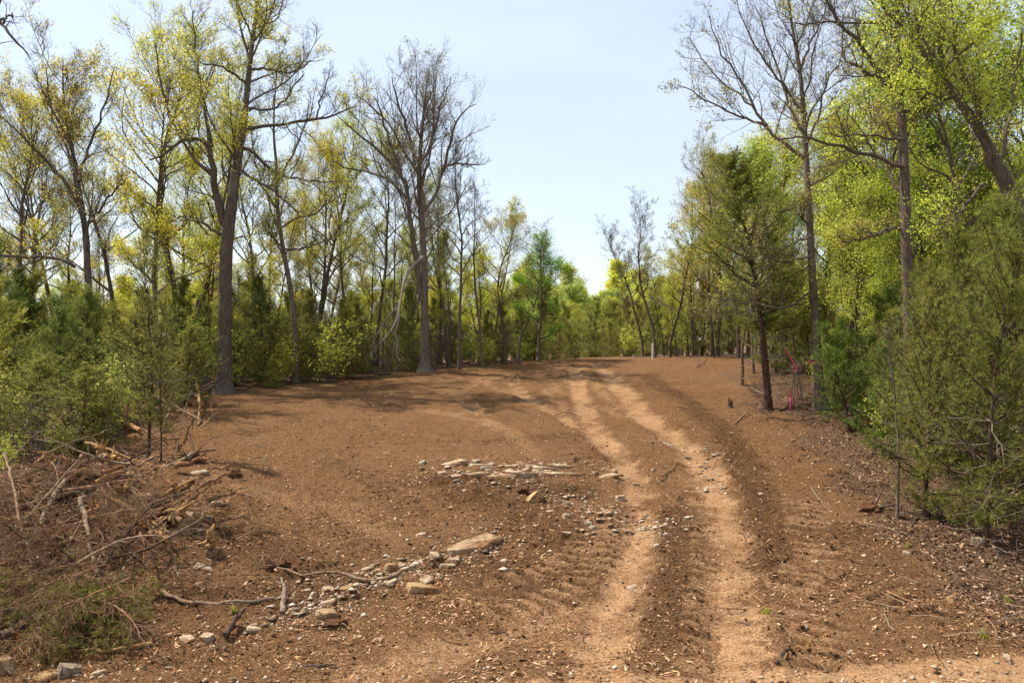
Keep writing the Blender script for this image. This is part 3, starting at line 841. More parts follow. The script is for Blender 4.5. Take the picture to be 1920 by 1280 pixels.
mid_oak = hero('oak_tree', 'tall straight oak with bare left limbs and mossy bark standing among the right-hand cedars',
    [(1708, 690, 34), (1705, 610, 30), (1702, 520, 28), (1698, 420, 27), (1696, 330, 26), (1692, 240, 22), (1688, 160, 20), (1684, 90, 15), (1680, 20, 11), (1678, -60, 7), (1674, -150, 3)],
    [([(1692, 168, 15), (1665, 145, 12), (1630, 105, 11), (1600, 75, 9), (1565, 30, 8), (1545, -5, 6), (1530, -60, 3)], -.7),
     ([(1690, 175, 12), (1640, 140, 10), (1600, 125, 8), (1575, 105, 6), (1580, 60, 4), (1585, 20, 2)], .8),
     ([(1688, 85, 12), (1660, 45, 9), (1630, 42, 8), (1580, 40, 6), (1520, 48, 4), (1470, 42, 2)], -.9),
     ([(1685, 75, 10), (1665, 35, 8), (1650, -10, 6), (1640, -80, 3)], .6),
     ([(1695, 313, 13), (1660, 300, 11), (1620, 290, 10), (1580, 276, 8), (1540, 265, 7), (1500, 255, 5), (1450, 262, 3)], -1.0),
     ([(1696, 262, 8), (1660, 258, 6), (1620, 250, 5), (1580, 258, 3), (1540, 250, 2)], 1.0),
     ([(1700, 150, 9), (1720, 100, 8), (1735, 40, 6), (1745, -30, 3)], .5),
     ([(1700, 425, 9), (1670, 432, 8), (1630, 445, 7), (1600, 455, 6), (1575, 452, 4)], -.7),
     ([(1690, 200, 8), (1720, 180, 6), (1760, 165, 5), (1800, 175, 3)], -.9)],
    25.0, dict(H3, leaf=.065, nl=3, dens=.38, spread=.12), (.52, .46, .09), M_OAK, 14, extra=9, exlen=3.2)

lean_oak = hero('oak_tree', 'huge dark oak leaning in from the right picture edge with gnarled forks',
    [(1985, 760, 62.2), (1962, 600, 53.3), (1935, 460, 47.4), (1915, 400, 44.4), (1885, 340, 32.6), (1845, 255, 25.2), (1800, 190, 20.7), (1765, 140, 17.8), (1700, 60, 11.1), (1650, 10, 7.4), (1610, -40, 3.7)],
    [([(1905, 385, 25.2), (1862, 315, 19.2), (1840, 262, 14.8), (1836, 200, 11.1), (1800, 130, 8.1), (1785, 60, 6.7), (1780, -20, 3.7)], -.8),
     ([(1775, 150, 14.8), (1762, 100, 13.3), (1768, 40, 11.1), (1755, -20, 8.1), (1748, -100, 3.7)], .7),
     ([(1770, 150, 8.9), (1730, 100, 6.7), (1690, 30, 5.2), (1660, -30, 2.2)], .9),
     ([(1870, 320, 11.1), (1890, 240, 8.9), (1905, 160, 6.7), (1915, 60, 4.4)], .8),
     ([(1800, 190, 7.4), (1760, 180, 5.9), (1720, 165, 4.4), (1690, 170, 3.0)], -.9),
     ([(1768, 55, 6.7), (1800, 45, 5.2), (1840, 30, 3.7), (1870, -10, 2.2)], -.8),
     ([(1845, 345, 8.9), (1800, 400, 6.7), (1760, 425, 5.2), (1720, 405, 3.0)], -.8)],
    22.0, dict(H3, k2=9, leaf=.07, nl=6, dens=.5, patch=.35, spread=.16), (.52, .58, .08), M_OAK, 15, extra=9, exlen=3.0)

dead_tree = hero('dead_tree', 'dark dead limb reaching in from a tree beyond the top left corner',
    [(-150, 860, 60), (-145, 600, 50), (-140, 350, 42), (-138, 180, 32), (-130, 40, 22), (-120, -120, 8)],
    [([(-138, 120, 20), (-80, 45, 15), (-30, 22, 11), (0, 40, 9), (18, 58, 7), (32, 84, 6), (45, 92, 4.5), (60, 96, 3.5), (58, 112, 2)], -.6),
     ([(60, 96, 3.2), (72, 104, 2.6), (82, 94, 2.2), (76, 70, 1.8), (64, 54, 1)], -.2),
     ([(-138, 60, 14), (-70, 0, 10), (-20, 18, 7), (5, 2, 5), (14, -18, 3)], .3),
     ([(-136, 150, 10), (-60, 130, 7), (-15, 88, 4), (8, 82, 2.4), (20, 78, 1.2)], .4),
     ([(0, 40, 6), (12, 34, 5), (24, 31, 4), (28, 30, 2)], .1)],
    20.0, dict(H3, k2=5, k3=3, k4=2, l2=.14, leaf=0, tw=.004), (.3, .3, .1), M_OAK, 16, extra=3, exlen=1.6)

left_oak = hero('oak_tree', 'wide forking oak with rusty young leaves over the cedar thicket at far left',
    [(166, 640, 22), (167, 560, 18), (163, 480, 16), (160, 420, 15), (150, 375, 13), (145, 330, 11), (128, 250, 8), (118, 190, 6), (118, 110, 2)],
    [([(150, 385, 11), (125, 345, 10), (105, 320, 9), (75, 290, 8), (50, 265, 6), (10, 225, 4), (-20, 200, 2)], -.7),
     ([(148, 340, 9), (160, 290, 7), (185, 230, 6), (205, 170, 4), (215, 125, 2)], .8),
     ([(128, 255, 6), (100, 210, 5), (80, 170, 3.5), (60, 130, 2)], -.8),
     ([(140, 310, 7), (110, 240, 5), (90, 190, 4), (85, 120, 2)], .8),
     ([(140, 500, 9), (128, 490, 9), (110, 485, 8), (90, 480, 8), (50, 482, 7), (0, 478, 6), (-40, 470, 4)], -1.0),
     ([(162, 430, 8), (195, 380, 6), (220, 350, 4), (245, 330, 2)], -.9)],
    33.0, dict(H1, k2=10, l2=.34, dens=.45, leaf=.09, nl=2), (.52, .44, .08), M_OAK, 17, extra=10, exlen=3.4)

crook = hero('crooked_tree', 'crooked slim tree leaning left among cedars between the big oak and the bare tree',
    [(556, 700, 16), (552, 600, 14), (545, 540, 13), (535, 490, 12), (526, 440, 11), (518, 380, 10), (520, 320, 8), (512, 250, 6), (515, 180, 4), (520, 130, 2)],
    [([(522, 430, 7), (550, 410, 6), (590, 400, 5), (630, 370, 3), (660, 350, 2)], .9),
     ([(519, 390, 7), (490, 350, 5), (478, 290, 4), (470, 240, 2)], -.8),
     ([(520, 340, 6), (550, 290, 5), (570, 240, 4), (580, 190, 2)], -.6),
     ([(530, 465, 6), (560, 470, 5), (600, 455, 4), (640, 440, 2)], -.9)],
    41.0, dict(H1, k2=8, dens=.4, leaf=.09, nl=2), (.50, .48, .09), M_GREY, 18, extra=9, exlen=3.2)

# ------------------------------------------------------------------ the other trees of the front rows, each where it stands
# (kind, u, distance, v of its top, tint, name, label)
ROW = [
 ('sparse0', 22, 37, 130, GOLD, 'oak_tree', 'pale golden oak at the left picture edge under the dead limb'),
 ('bare0', 62, 46, 190, BUD, 'slender_tree', 'thin dark straight tree behind the wide rusty oak at far left'),
 ('sparse1', 225, 44, 190, BUD, 'slender_tree', 'budding slender tree just right of the wide rusty oak'),
 ('bare1', 108, 52, 170, BUD, 'slender_tree', 'thin grey tree seen through the fork of the wide rusty oak'),
 ('yellow0', 300, 40, 110, GOLD, 'oak_tree', 'golden-leaved oak left of the massive forked oak'),
 ('sparse2', 338, 43, 30, YGREEN, 'oak_tree', 'tall straight dark trunk left of the massive forked oak, first of a pair'),
 ('sparse3', 368, 45, 60, YGREEN, 'oak_tree', 'tall straight trunk close to the massive forked oak, second of a pair'),
 ('bare2', 478, 50, 200, BUD, 'slender_tree', 'slim tree directly behind the massive forked oak, right of its trunk'),
 ('sparse1', 600, 49, 170, YGREEN, 'slender_tree', 'lightly leafed tree halfway between forked oak and bare tree'),
 ('bare1', 655, 52, 230, BUD, 'slender_tree', 'thin leafless tree behind the left fan of the bare tree'),
 ('sparse0', 706, 50, 250, YGREEN, 'slender_tree', 'slim budding tree left of the hanging broken branch'),
 ('pole0', 746, 45.5, 330, BUD, 'slender_tree', 'thin dark trunk beside the hanging broken branch'),
 ('bare0', 862, 45.5, 255, BUD, 'slender_tree', 'brown straight tree first to the right of the bare tree'),
 ('pole1', 838, 49, 330, BUD, 'slender_tree', 'thin pole close behind the bare tree on its right'),
 ('pole0', 906, 46.5, 320, BUD, 'slender_tree', 'thin upright pole second to the right of the bare tree'),
 ('pole1', 928, 50, 375, YGREEN, 'slender_tree', 'thin upright pole third to the right of the bare tree'),
 ('sparse2', 948, 48.5, 395, RUST, 'slender_tree', 'brown trunk with rusty buds left of the bright green tree'),
 ('bare2', 972, 49, 425, BUD, 'slender_tree', 'dark trunk nearest on the left of the bright green tree'),
 ('leafy0', 1012, 49.5, 438, (.30, .52, .06), 'green_tree', 'bright green leafy tree standing alone at the left of the skyline gap'),
 ('bare2', 1228, 51.5, 376, (.40, .38, .10), 'slender_tree', 'fine-branched tree behind the white stake at the right of the skyline gap'),
 ('sparse3', 1256, 51, 395, YGREEN, 'slender_tree', 'thick dark trunk second right of the white stake'),
 ('bare1', 1205, 56, 420, BUD, 'slender_tree', 'faint thin tree at the right rim of the skyline gap'),
 ('yellow1', 1300, 54, 350, RUST, 'slender_tree', 'rusty-leaved tree right of the white stake on the crest'),
 ('yellow2', 1345, 50, 300, RUST, 'slender_tree', 'brownish budding tree behind the cleared crest at right'),
 ('sparse1', 1385, 48, 250, BUD, 'slender_tree', 'budding tree behind the thin poles at the right border'),
 ('leafy1', 1425, 44, 240, YGREEN, 'green_tree', 'yellow-green tree behind the tall brown cedar'),
 ('leafy2', 1590, 38, 130, LIME, 'green_tree', 'bright lime leafy tree between the tape-banded oak and the mossy oak'),
 ('leafy0', 1650, 40, 85, LIME, 'green_tree', 'bright lime leafy tree directly behind the mossy oak'),
 ('leafy1', 1735, 34, 60, (.30, .40, .04), 'green_tree', 'yellow-green leafy tree right of the mossy oak'),
 ('sparse2', 1795, 27, -30, YGREEN, 'slender_tree', 'dark forked slender tree left of the huge leaning oak'),
 ('leafy2', 1860, 33, 0, LIME, 'green_tree', 'tall leafy green tree in the upper right corner'),
 ('leafy0', 1930, 30, -60, (.30, .40, .04), 'green_tree', 'yellow-green tree cut by the right picture edge'),
 ('leafy1', 1545, 46, 240, GREEN, 'green_tree', 'green tree low behind the tape-banded oak'),
 ('yellow0', 1490, 42, 330, YGREEN, 'green_tree', 'small yellow-green tree between the tall cedar and the tape-banded oak'),
]
HT = dict(sparse=16, bare=15, yellow=14, leafy=13, pole=12, far=15)
def topscale(kind, u, Y, vt):
    x = (u - 960) / F * Y
    z0 = gz1(x, Y)
    zt = CZ + (640 - vt) / F * Y
    return x, z0, (zt - z0) / HT[kind[:-1]]
for i, (kd, u, Y, vt, tint, nm, lab) in enumerate(ROW):
    x, z0, s = topscale(kd, u, Y, vt)
    wd = min(max(s, .75), 1.25)
    place(K[kd], nm, (x, Y, z0), i * 1.7, (wd, wd, s), lab, 'tree', None, {'foliage': tint})

# ------------------------------------------------------------------ the wood behind
pts_used = []
WOOD = []
def free(x, y, r):
    for a, b in pts_used:
        if (a - x) ** 2 + (b - y) ** 2 < r * r: return False
    pts_used.append((x, y)); return True
rf = np.random.default_rng(55)
def wood(n, urange, yrange, kinds, hrange, tints, nm, lab, group, mind=1.6, side='l', margin=1.0):
    c = 0
    for _ in range(n * 40):
        if c >= n: break
        u = rf.uniform(*urange); Y = rf.uniform(*yrange); x = (u - 960) / F * Y
        if side == 'l' and x > edge_l(Y) - margin: continue
        if side == 'r' and x < edge_r(Y) + margin: continue
        if not free(x, Y, mind): continue
        kd = kinds[rf.integers(len(kinds))]
        h = rf.uniform(*hrange); base = dict(HT, cedar=6, nearcedar=5.5, airy=7, tallcedar=11, shrub=2.4, twiggy=1.8, seedling=.55)[kd.rstrip('0123456789')]
        s = h / base
        w = s * rf.uniform(.85, 1.2)
        t = np.array(tints[rf.integers(len(tints))]) * rf.uniform(.8, 1.2)
        oo = place(K[kd], nm, (x, Y, gz1(x, Y) - .05), rf.uniform(0, 6.28), (w, w, s), lab, {'s': 'shrub', 't': 'tree'}['s' if 'shrub' in nm or 'seedling' in nm else 't'], group, {'foliage': tuple(t)}, (rf.normal(0, .03), rf.normal(0, .03)))
        WOOD.append((u, oo, lab, group))
        c += 1
DEC = ['sparse0', 'sparse1', 'sparse2', 'sparse3', 'bare0', 'bare1', 'bare2']
YEL = ['yellow0', 'yellow1', 'yellow2']
LFY = ['leafy0', 'leafy1', 'leafy2']
CDR = ['cedar0', 'cedar1', 'cedar2', 'cedar3']
# left wood
wood(20, (-40, 840), (42, 70), DEC, (11, 15), [BUD, YGREEN, GOLD], 'slender_tree', 'slender half-bare tree in the left wood', 'half-bare trees in the left wood', 2.0)
wood(28, (-40, 880), (44, 80), YEL, (5.5, 10.5), [GOLD, YGREEN, RUST, YGREEN], 'yellow_tree', 'yellow-green tree in the left wood', 'yellow-green trees in the left wood', 1.8)
wood(18, (-40, 1000), (52, 85), LFY, (5, 8), [YGREEN, LIME, GOLD], 'green_tree', 'leafy lime tree in the left wood', 'leafy trees in the left wood', 2.0)
# cedar thicket along the left edge
wood(44, (-60, 420), (27, 47), CDR, (1.8, 6.2), [OLIVE, CED, (.15, .19, .045), CEDY], 'red_cedar', 'olive cedar in the left thicket', 'cedars left of the big oak', 1.35)
wood(56, (430, 1010), (39, 62), CDR, (2.2, 5.2), [OLIVE, CED, CEDB, OLIVE], 'red_cedar', 'olive cedar along the far edge', 'cedars along the far left edge', 1.25, margin=.5)
wood(34, (430, 1010), (40, 58), ['twiggy0', 'twiggy1', 'shrub0', 'shrub1'], (1.5, 3.6), [YGREEN, OLIVE, GREEN], 'shrub', 'brushy shrub at the far edge', 'shrubs along the far left edge', 1.0, margin=.2)
wood(16, (-40, 420), (22, 40), ['twiggy0', 'twiggy1', 'shrub0', 'shrub1'], (1.2, 2.7), [(.30, .34, .07), OLIVE, (.26, .36, .06)], 'shrub', 'brushy shrub behind the brush pile', 'shrubs behind the brush pile', 1.1, margin=.6)
wood(30, (-40, 1000), (58, 95), ['leafy0', 'leafy1', 'leafy2', 'yellow1'], (4.5, 8), [YGREEN, GOLD, YGREEN, LIME], 'young_tree', 'low leafy young tree in the left wood', 'low leafy trees in the left wood', 2.0)
wood(34, (1230, 1960), (52, 95), ['leafy0', 'leafy1', 'leafy2', 'yellow1'], (4.5, 9), [YGREEN, GOLD, YGREEN, LIME], 'young_tree', 'low leafy young tree in the right wood', 'low leafy trees in the right wood', 2.0, side='r')
wood(26, (430, 1010), (42, 60), ['pole0', 'pole1'], (5, 8), [BUD, YGREEN, OLIVE], 'pole_tree', 'thin pole-like tree along the far edge', 'thin poles along the far left edge', 1.0, margin=.3)
wood(12, (1240, 1540), (40, 60), ['pole0', 'pole1'], (6, 10), [BUD, YGREEN, RUST], 'pole_tree', 'thin pole-like tree behind the right crest', 'thin poles behind the right crest', 1.0, side='r', margin=.5)
wood(16, (980, 1290), (88, 125), ['far0', 'far1', 'far2'], (4.5, 7.5), [YGREEN, OLIVE, CED], 'far_bush', 'low bushy tree far down in the gap', 'low bushy trees far down in the gap', 2.5, side='', margin=0)
wood(34, (-60, 1000), (90, 165), ['far0', 'far1', 'far2'], (8, 13), [GOLD, YGREEN, YGREEN, BUD], 'far_tree', 'far tree deep behind the left wood', 'far trees behind the left wood', 3.0)
wood(30, (1240, 1980), (85, 150), ['far0', 'far1', 'far2'], (7, 13), [GOLD, YGREEN, YGREEN, BUD], 'far_tree', 'far tree deep behind the right wood', 'far trees behind the right wood', 3.0, side='r')
# far wood closing the corridor
wood(26, (960, 1290), (88, 130), ['far0', 'far1', 'far2'], (8.5, 11.5), [(.50, .50, .12), YGREEN, YGREEN, (.42, .50, .12)], 'far_tree', 'distant round-crowned tree in the gap', 'distant trees in the skyline gap', 3.2, side='', margin=0)
wood(22, (900, 1420), (130, 210), ['far0', 'far1', 'far2'], (13, 18), [(.50, .50, .13), YGREEN, (.45, .52, .14), BUD], 'far_tree', 'tree on the farthest rise', 'trees on the farthest rise', 4.5, side='', margin=0)
wood(15, (1020, 1230), (62, 82), CDR, (2.8, 5.6), [CED, OLIVE, CEDB, CED], 'red_cedar', 'dark cedar at the bottom of the gap', 'cedars at the bottom of the gap', 1.8, side='', margin=0)
wood(6, (1020, 1220), (66, 84), YEL, (4.0, 5.5), [YGREEN, LIME, OLIVE], 'yellow_tree', 'low yellow-green tree beyond the crest', 'low trees in the gap', 2.0, side='', margin=0)
# right wood
wood(16, (1260, 1960), (46, 70), DEC, (11, 15), [BUD, YGREEN, RUST], 'slender_tree', 'slender half-bare tree in the right wood', 'half-bare trees in the right wood', 2.2, side='r')
wood(24, (1240, 1960), (44, 78), YEL, (7, 12.5), [GOLD, YGREEN, RUST, YGREEN], 'yellow_tree', 'yellow-green tree in the right wood', 'yellow-green trees in the right wood', 2.0, side='r')
wood(18, (1440, 1980), (32, 60), LFY, (8, 12), [LIME, GREEN, YGREEN], 'green_tree', 'leafy lime tree in the right wood', 'leafy trees in the right wood', 2.0, side='r', margin=2)
wood(30, (1210, 1560), (38, 64), CDR, (2.5, 5.5), [OLIVE, CED, CEDB], 'red_cedar', 'olive cedar behind the right crest', 'cedars behind the crest', 1.4, side='r', margin=.8)
wood(30, (1560, 2000), (20, 42), CDR, (2.4, 5.0), [OLIVE, CED, DEEP, OLIVE], 'red_cedar', 'green cedar in the right thicket', 'cedars in the right thicket', 1.4, side='r', margin=2.0)
wood(10, (1420, 1960), (24, 40), ['shrub0', 'twiggy0', 'shrub1', 'twiggy1'], (1.2, 2.4), [YGREEN, LIME], 'shrub', 'thin leafy shrub in the right wood', 'shrubs in the right wood', 1.2, side='r', margin=1.5)

LAND = [(20, 'the left picture edge'), (166, 'the wide rusty oak'), (420, 'the massive forked oak'), (545, 'the crooked slim tree'), (797, 'the bare tree'), (1012, 'the bright green tree'), (1223, 'the white stake'), (1440, 'the tall red-barked cedar'), (1537, 'the tape-banded oak'), (1705, 'the mossy oak'), (1905, 'the leaning oak')]
keepw = []
for e in WOOD:      # nothing grows in front of the tape-banded oak
    if 1485 < e[0] < 1575 and e[1].location.y < 30.2:
        for ch in list(e[1].children): bpy.data.objects.remove(ch)
        bpy.data.objects.remove(e[1])
    else: keepw.append(e)
WOOD = keepw
byl = {}
for u, oo, lab, group in WOOD:
    lu, ln_ = min(LAND, key=lambda e: abs(e[0] - u))
    byl.setdefault((lab, ln_, u > lu), []).append((abs(u - lu), oo))
for (lab, ln_, rt), lst in byl.items():
    for k, (_, oo) in enumerate(sorted(lst, key=lambda e: e[0])):
        oo['label'] = '%s, %s %s of %s' % (lab, 'nearest' if k == 0 else ordinal(k + 1), 'right' if rt else 'left', ln_)

# single trees at the borders
def one(kd, u, v, h, nm, lab, tint, cat='tree', rz=0.0, w=None, Y=None, tilt=(0, 0)):
    if Y is None: p = hit(u, v)
    else: p = np.array([(u - 960) / F * Y, Y, 0])
    base = dict(HT, cedar=6, nearcedar=5.5, airy=7, tallcedar=11, shrub=2.4, twiggy=1.8, seedling=.55)[kd.rstrip('0123456789')]
    s = h / base; w = w or s
    return place(K[kd], nm, (p[0], p[1], gz1(p[0], p[1]) - .04), rz, (w, w, s), lab, cat, None, {'foliage': tint}, tilt)
one('tallcedar0', 1440, 768, 10.2, 'red_cedar', 'tall red-barked cedar with bare lower branches at the right border', (.23, .25, .055), rz=.8, w=1.15)
one('nearcedar0', 1735, 972, 5.7, 'red_cedar', 'slim near cedar with dark trunk and feathery sprays in the right foreground', OLIVE, rz=.3, w=.74)
one('pole0', 1682, 972, 4.8, 'sapling', 'thin crooked grey sapling beside the slim near cedar', YGREEN, rz=2.0, w=.42, tilt=(0, .10))
one('nearcedar1', 1850, 1010, 6.3, 'red_cedar', 'full green near cedar at the right picture edge', (.215, .235, .05), rz=1.1, w=1.05)
one('nearcedar0', 1925, 960, 7.2, 'red_cedar', 'dense dark cedar cut by the right picture edge', (.22, .25, .06), rz=2.5, w=1.1)
one('nearcedar1', 1770, 880, 5.6, 'red_cedar', 'cedar standing just behind the slim near cedar', (.215, .235, .05), rz=4.1, w=1.0)
one('nearcedar0', 1660, 800, 4.0, 'red_cedar', 'cedar with low feathery boughs right of the tape-banded oak', OLIVE, rz=5.2, w=.9)
one('nearcedar1', 1830, 900, 6.6, 'red_cedar', 'tall cedar behind the full green near cedar', (.215, .235, .05), rz=3.3, w=1.2)
one('airy0', 278, 862, 6.6, 'red_cedar', 'slim young cedar with straight bare stem in front of the left thicket', OLIVE, rz=.4)
one('airy0', 302, 866, 4.4, 'red_cedar', 'thinner young cedar stem just right of the slim young cedar', OLIVE, rz=2.4, w=.5)
one('nearcedar0', 150, 850, 2.6, 'red_cedar', 'broad feathery cedar left of the slim young cedar', OLIVE, rz=1.2, w=1.0)
one('nearcedar1', 60, 830, 2.9, 'red_cedar', 'broad cedar behind the lime-leaved shrub at the left edge', OLIVE, rz=3.2, w=1.05)
one('nearcedar1', 205, 800, 2.8, 'red_cedar', 'low feathery cedar behind the brush pile', OLIVE, rz=5.2, w=.95)
one('nearcedar0', -10, 760, 7.2, 'red_cedar', 'dark green cedar at the left picture edge', DEEP, rz=2.2, w=1.3)
one('nearcedar0', 345, 760, 3.4, 'red_cedar', 'small cedar between the slim young cedar and the forked oak', OLIVE, rz=.2, w=.9)
one('cedar1', 500, 0, 5.5, 'red_cedar', 'dark cedar just right of the massive forked oak', (.12, .15, .045), rz=.2, Y=41)
one('cedar0', 515, 728, 1.5, 'red_cedar', 'low bushy cedar on the soil right of the forked oak foot', CEDY, rz=.2, w=.42)
one('cedar2', 560, 716, 1.4, 'red_cedar', 'low flattened cedar third from the forked oak foot', CEDY, rz=1.2, w=.40)
one('shrub0', 35, 800, 1.5, 'leafy_shrub', 'lime-leaved broadleaf shrub at the left picture edge', LIME, 'shrub', rz=.9)
one('shrub1', 12, 880, .9, 'leafy_shrub', 'small lime-leaved shrub in front of the left cedars', LIME, 'shrub', rz=2.9)
one('shrub1', 175, 830, 1.6, 'leafy_shrub', 'small green-leaved shrub beside the brush pile', GREEN, 'shrub', rz=1.9)
one('shrub0', 385, 735, 3.6, 'leafy_shrub', 'bright green shrub spreading left of the forked oak trunk', GREEN, 'shrub', rz=.3)
one('twiggy0', 1418, 745, 1.2, 'grass_tuft', 'pale green brushy tuft at the foot of the thin poles', (.22, .26, .06), 'shrub', rz=.3)
one('pole0', 1391, 722, 7.5, 'slender_tree', 'thin grey pole tree left of the tall red-barked cedar', BUD, rz=.5, w=.8)
one('pole1', 1413, 700, 7.5, 'slender_tree', 'second thin pole tree just left of the tall red-barked cedar', BUD, rz=1.5, w=.8)
one('shrub0', 1180, 0, 2.4, 'leafy_shrub', 'lime shrub at the foot of the gap left of the white stake', LIME, 'shrub', rz=.3, Y=58)

# ------------------------------------------------------------------ stones
import bmesh
def rock_mesh(seed, flat=.45, n=7, layered=False):
    """an angular fragment: two uneven rings, split faces, chipped rim"""
    rg = np.random.default_rng(seed)
    bm = bmesh.new()
    k = int(rg.integers(5, 8))
    a = np.sort(np.arange(k) / k * 6.283 + rg.normal(0, .28, k))
    rad = .5 * (.72 + .38 * rg.random(k)); asp = .62 + .3 * rg.random()
    tx, ty = rg.normal(0, .10, 2)
    for z, f in ((.5 * flat, .80 + .12 * rg.random()), (.12 * flat, 1.0), (-.5 * flat, .9)):
        for j in range(k):
            r_ = rad[j] * f * (1 + rg.normal(0, .05))
            x = r_ * math.cos(a[j]); y = r_ * asp * math.sin(a[j])
            bm.verts.new((x, y, z + (tx * x + ty * y) * (z > 0) + rg.normal(0, .04 * flat + .008)))
    bmesh.ops.convex_hull(bm, input=bm.verts)
    loose = [v for v in bm.verts if not v.link_faces]
    bmesh.ops.delete(bm, geom=loose, context='VERTS')
    bmesh.ops.bevel(bm, geom=bm.edges[:], offset=.012, segments=1, affect='EDGES')
    me = bpy.data.meshes.new('stone'); bm.to_mesh(me); bm.free()
    me.materials.append(M_ROCK)
    return me
ROCKS = [rock_mesh(500 + i, [.45, .3, .6, .22, .8][i % 5]) for i in range(12)]
SLABS = [rock_mesh(540 + i, .2, 12) for i in range(6)]
BLOCKS = [rock_mesh(560 + i, .85, 13) for i in range(5)]
WHITE, CREAM, OCHRE, DUSTY, GREY = (1.05, 1.0, .92), (1, .95, .85), (.95, .76, .50), (.80, .66, .50), (.80, .78, .76)
rs = np.random.default_rng(77)
def stone(u, v, wpx, me, tint, label, group=None, rz=None, tilt=(0, 0), hs=1.0, sink=.3, xy=None, size=None, elong=1.0):
    p = hit(u, v) if xy is None else np.array([xy[0], xy[1], 0])
    s = size or wpx / F * p[1]
    zz = float(fine(np.array([p[0]]), np.array([p[1]]))[0])
    h = max(abs(c[2]) for c in me.vertices[0:1].data.bound_box) if False else .22
    o = link('stone', me, None, (p[0], p[1], zz + s * hs * (.10 * (1 - sink) - .06)))
    o.rotation_euler = (tilt[0] + rs.normal(0, .08), tilt[1] + rs.normal(0, .08), rs.uniform(0, 6.28) if rz is None else rz)
    o.scale = (s * elong, s * rs.uniform(.8, 1.1) / elong, s * hs)
    o.color = (*(np.array(tint) * rs.uniform(.85, 1.1)), 1)
    return tag(o, label, 'stone', group)
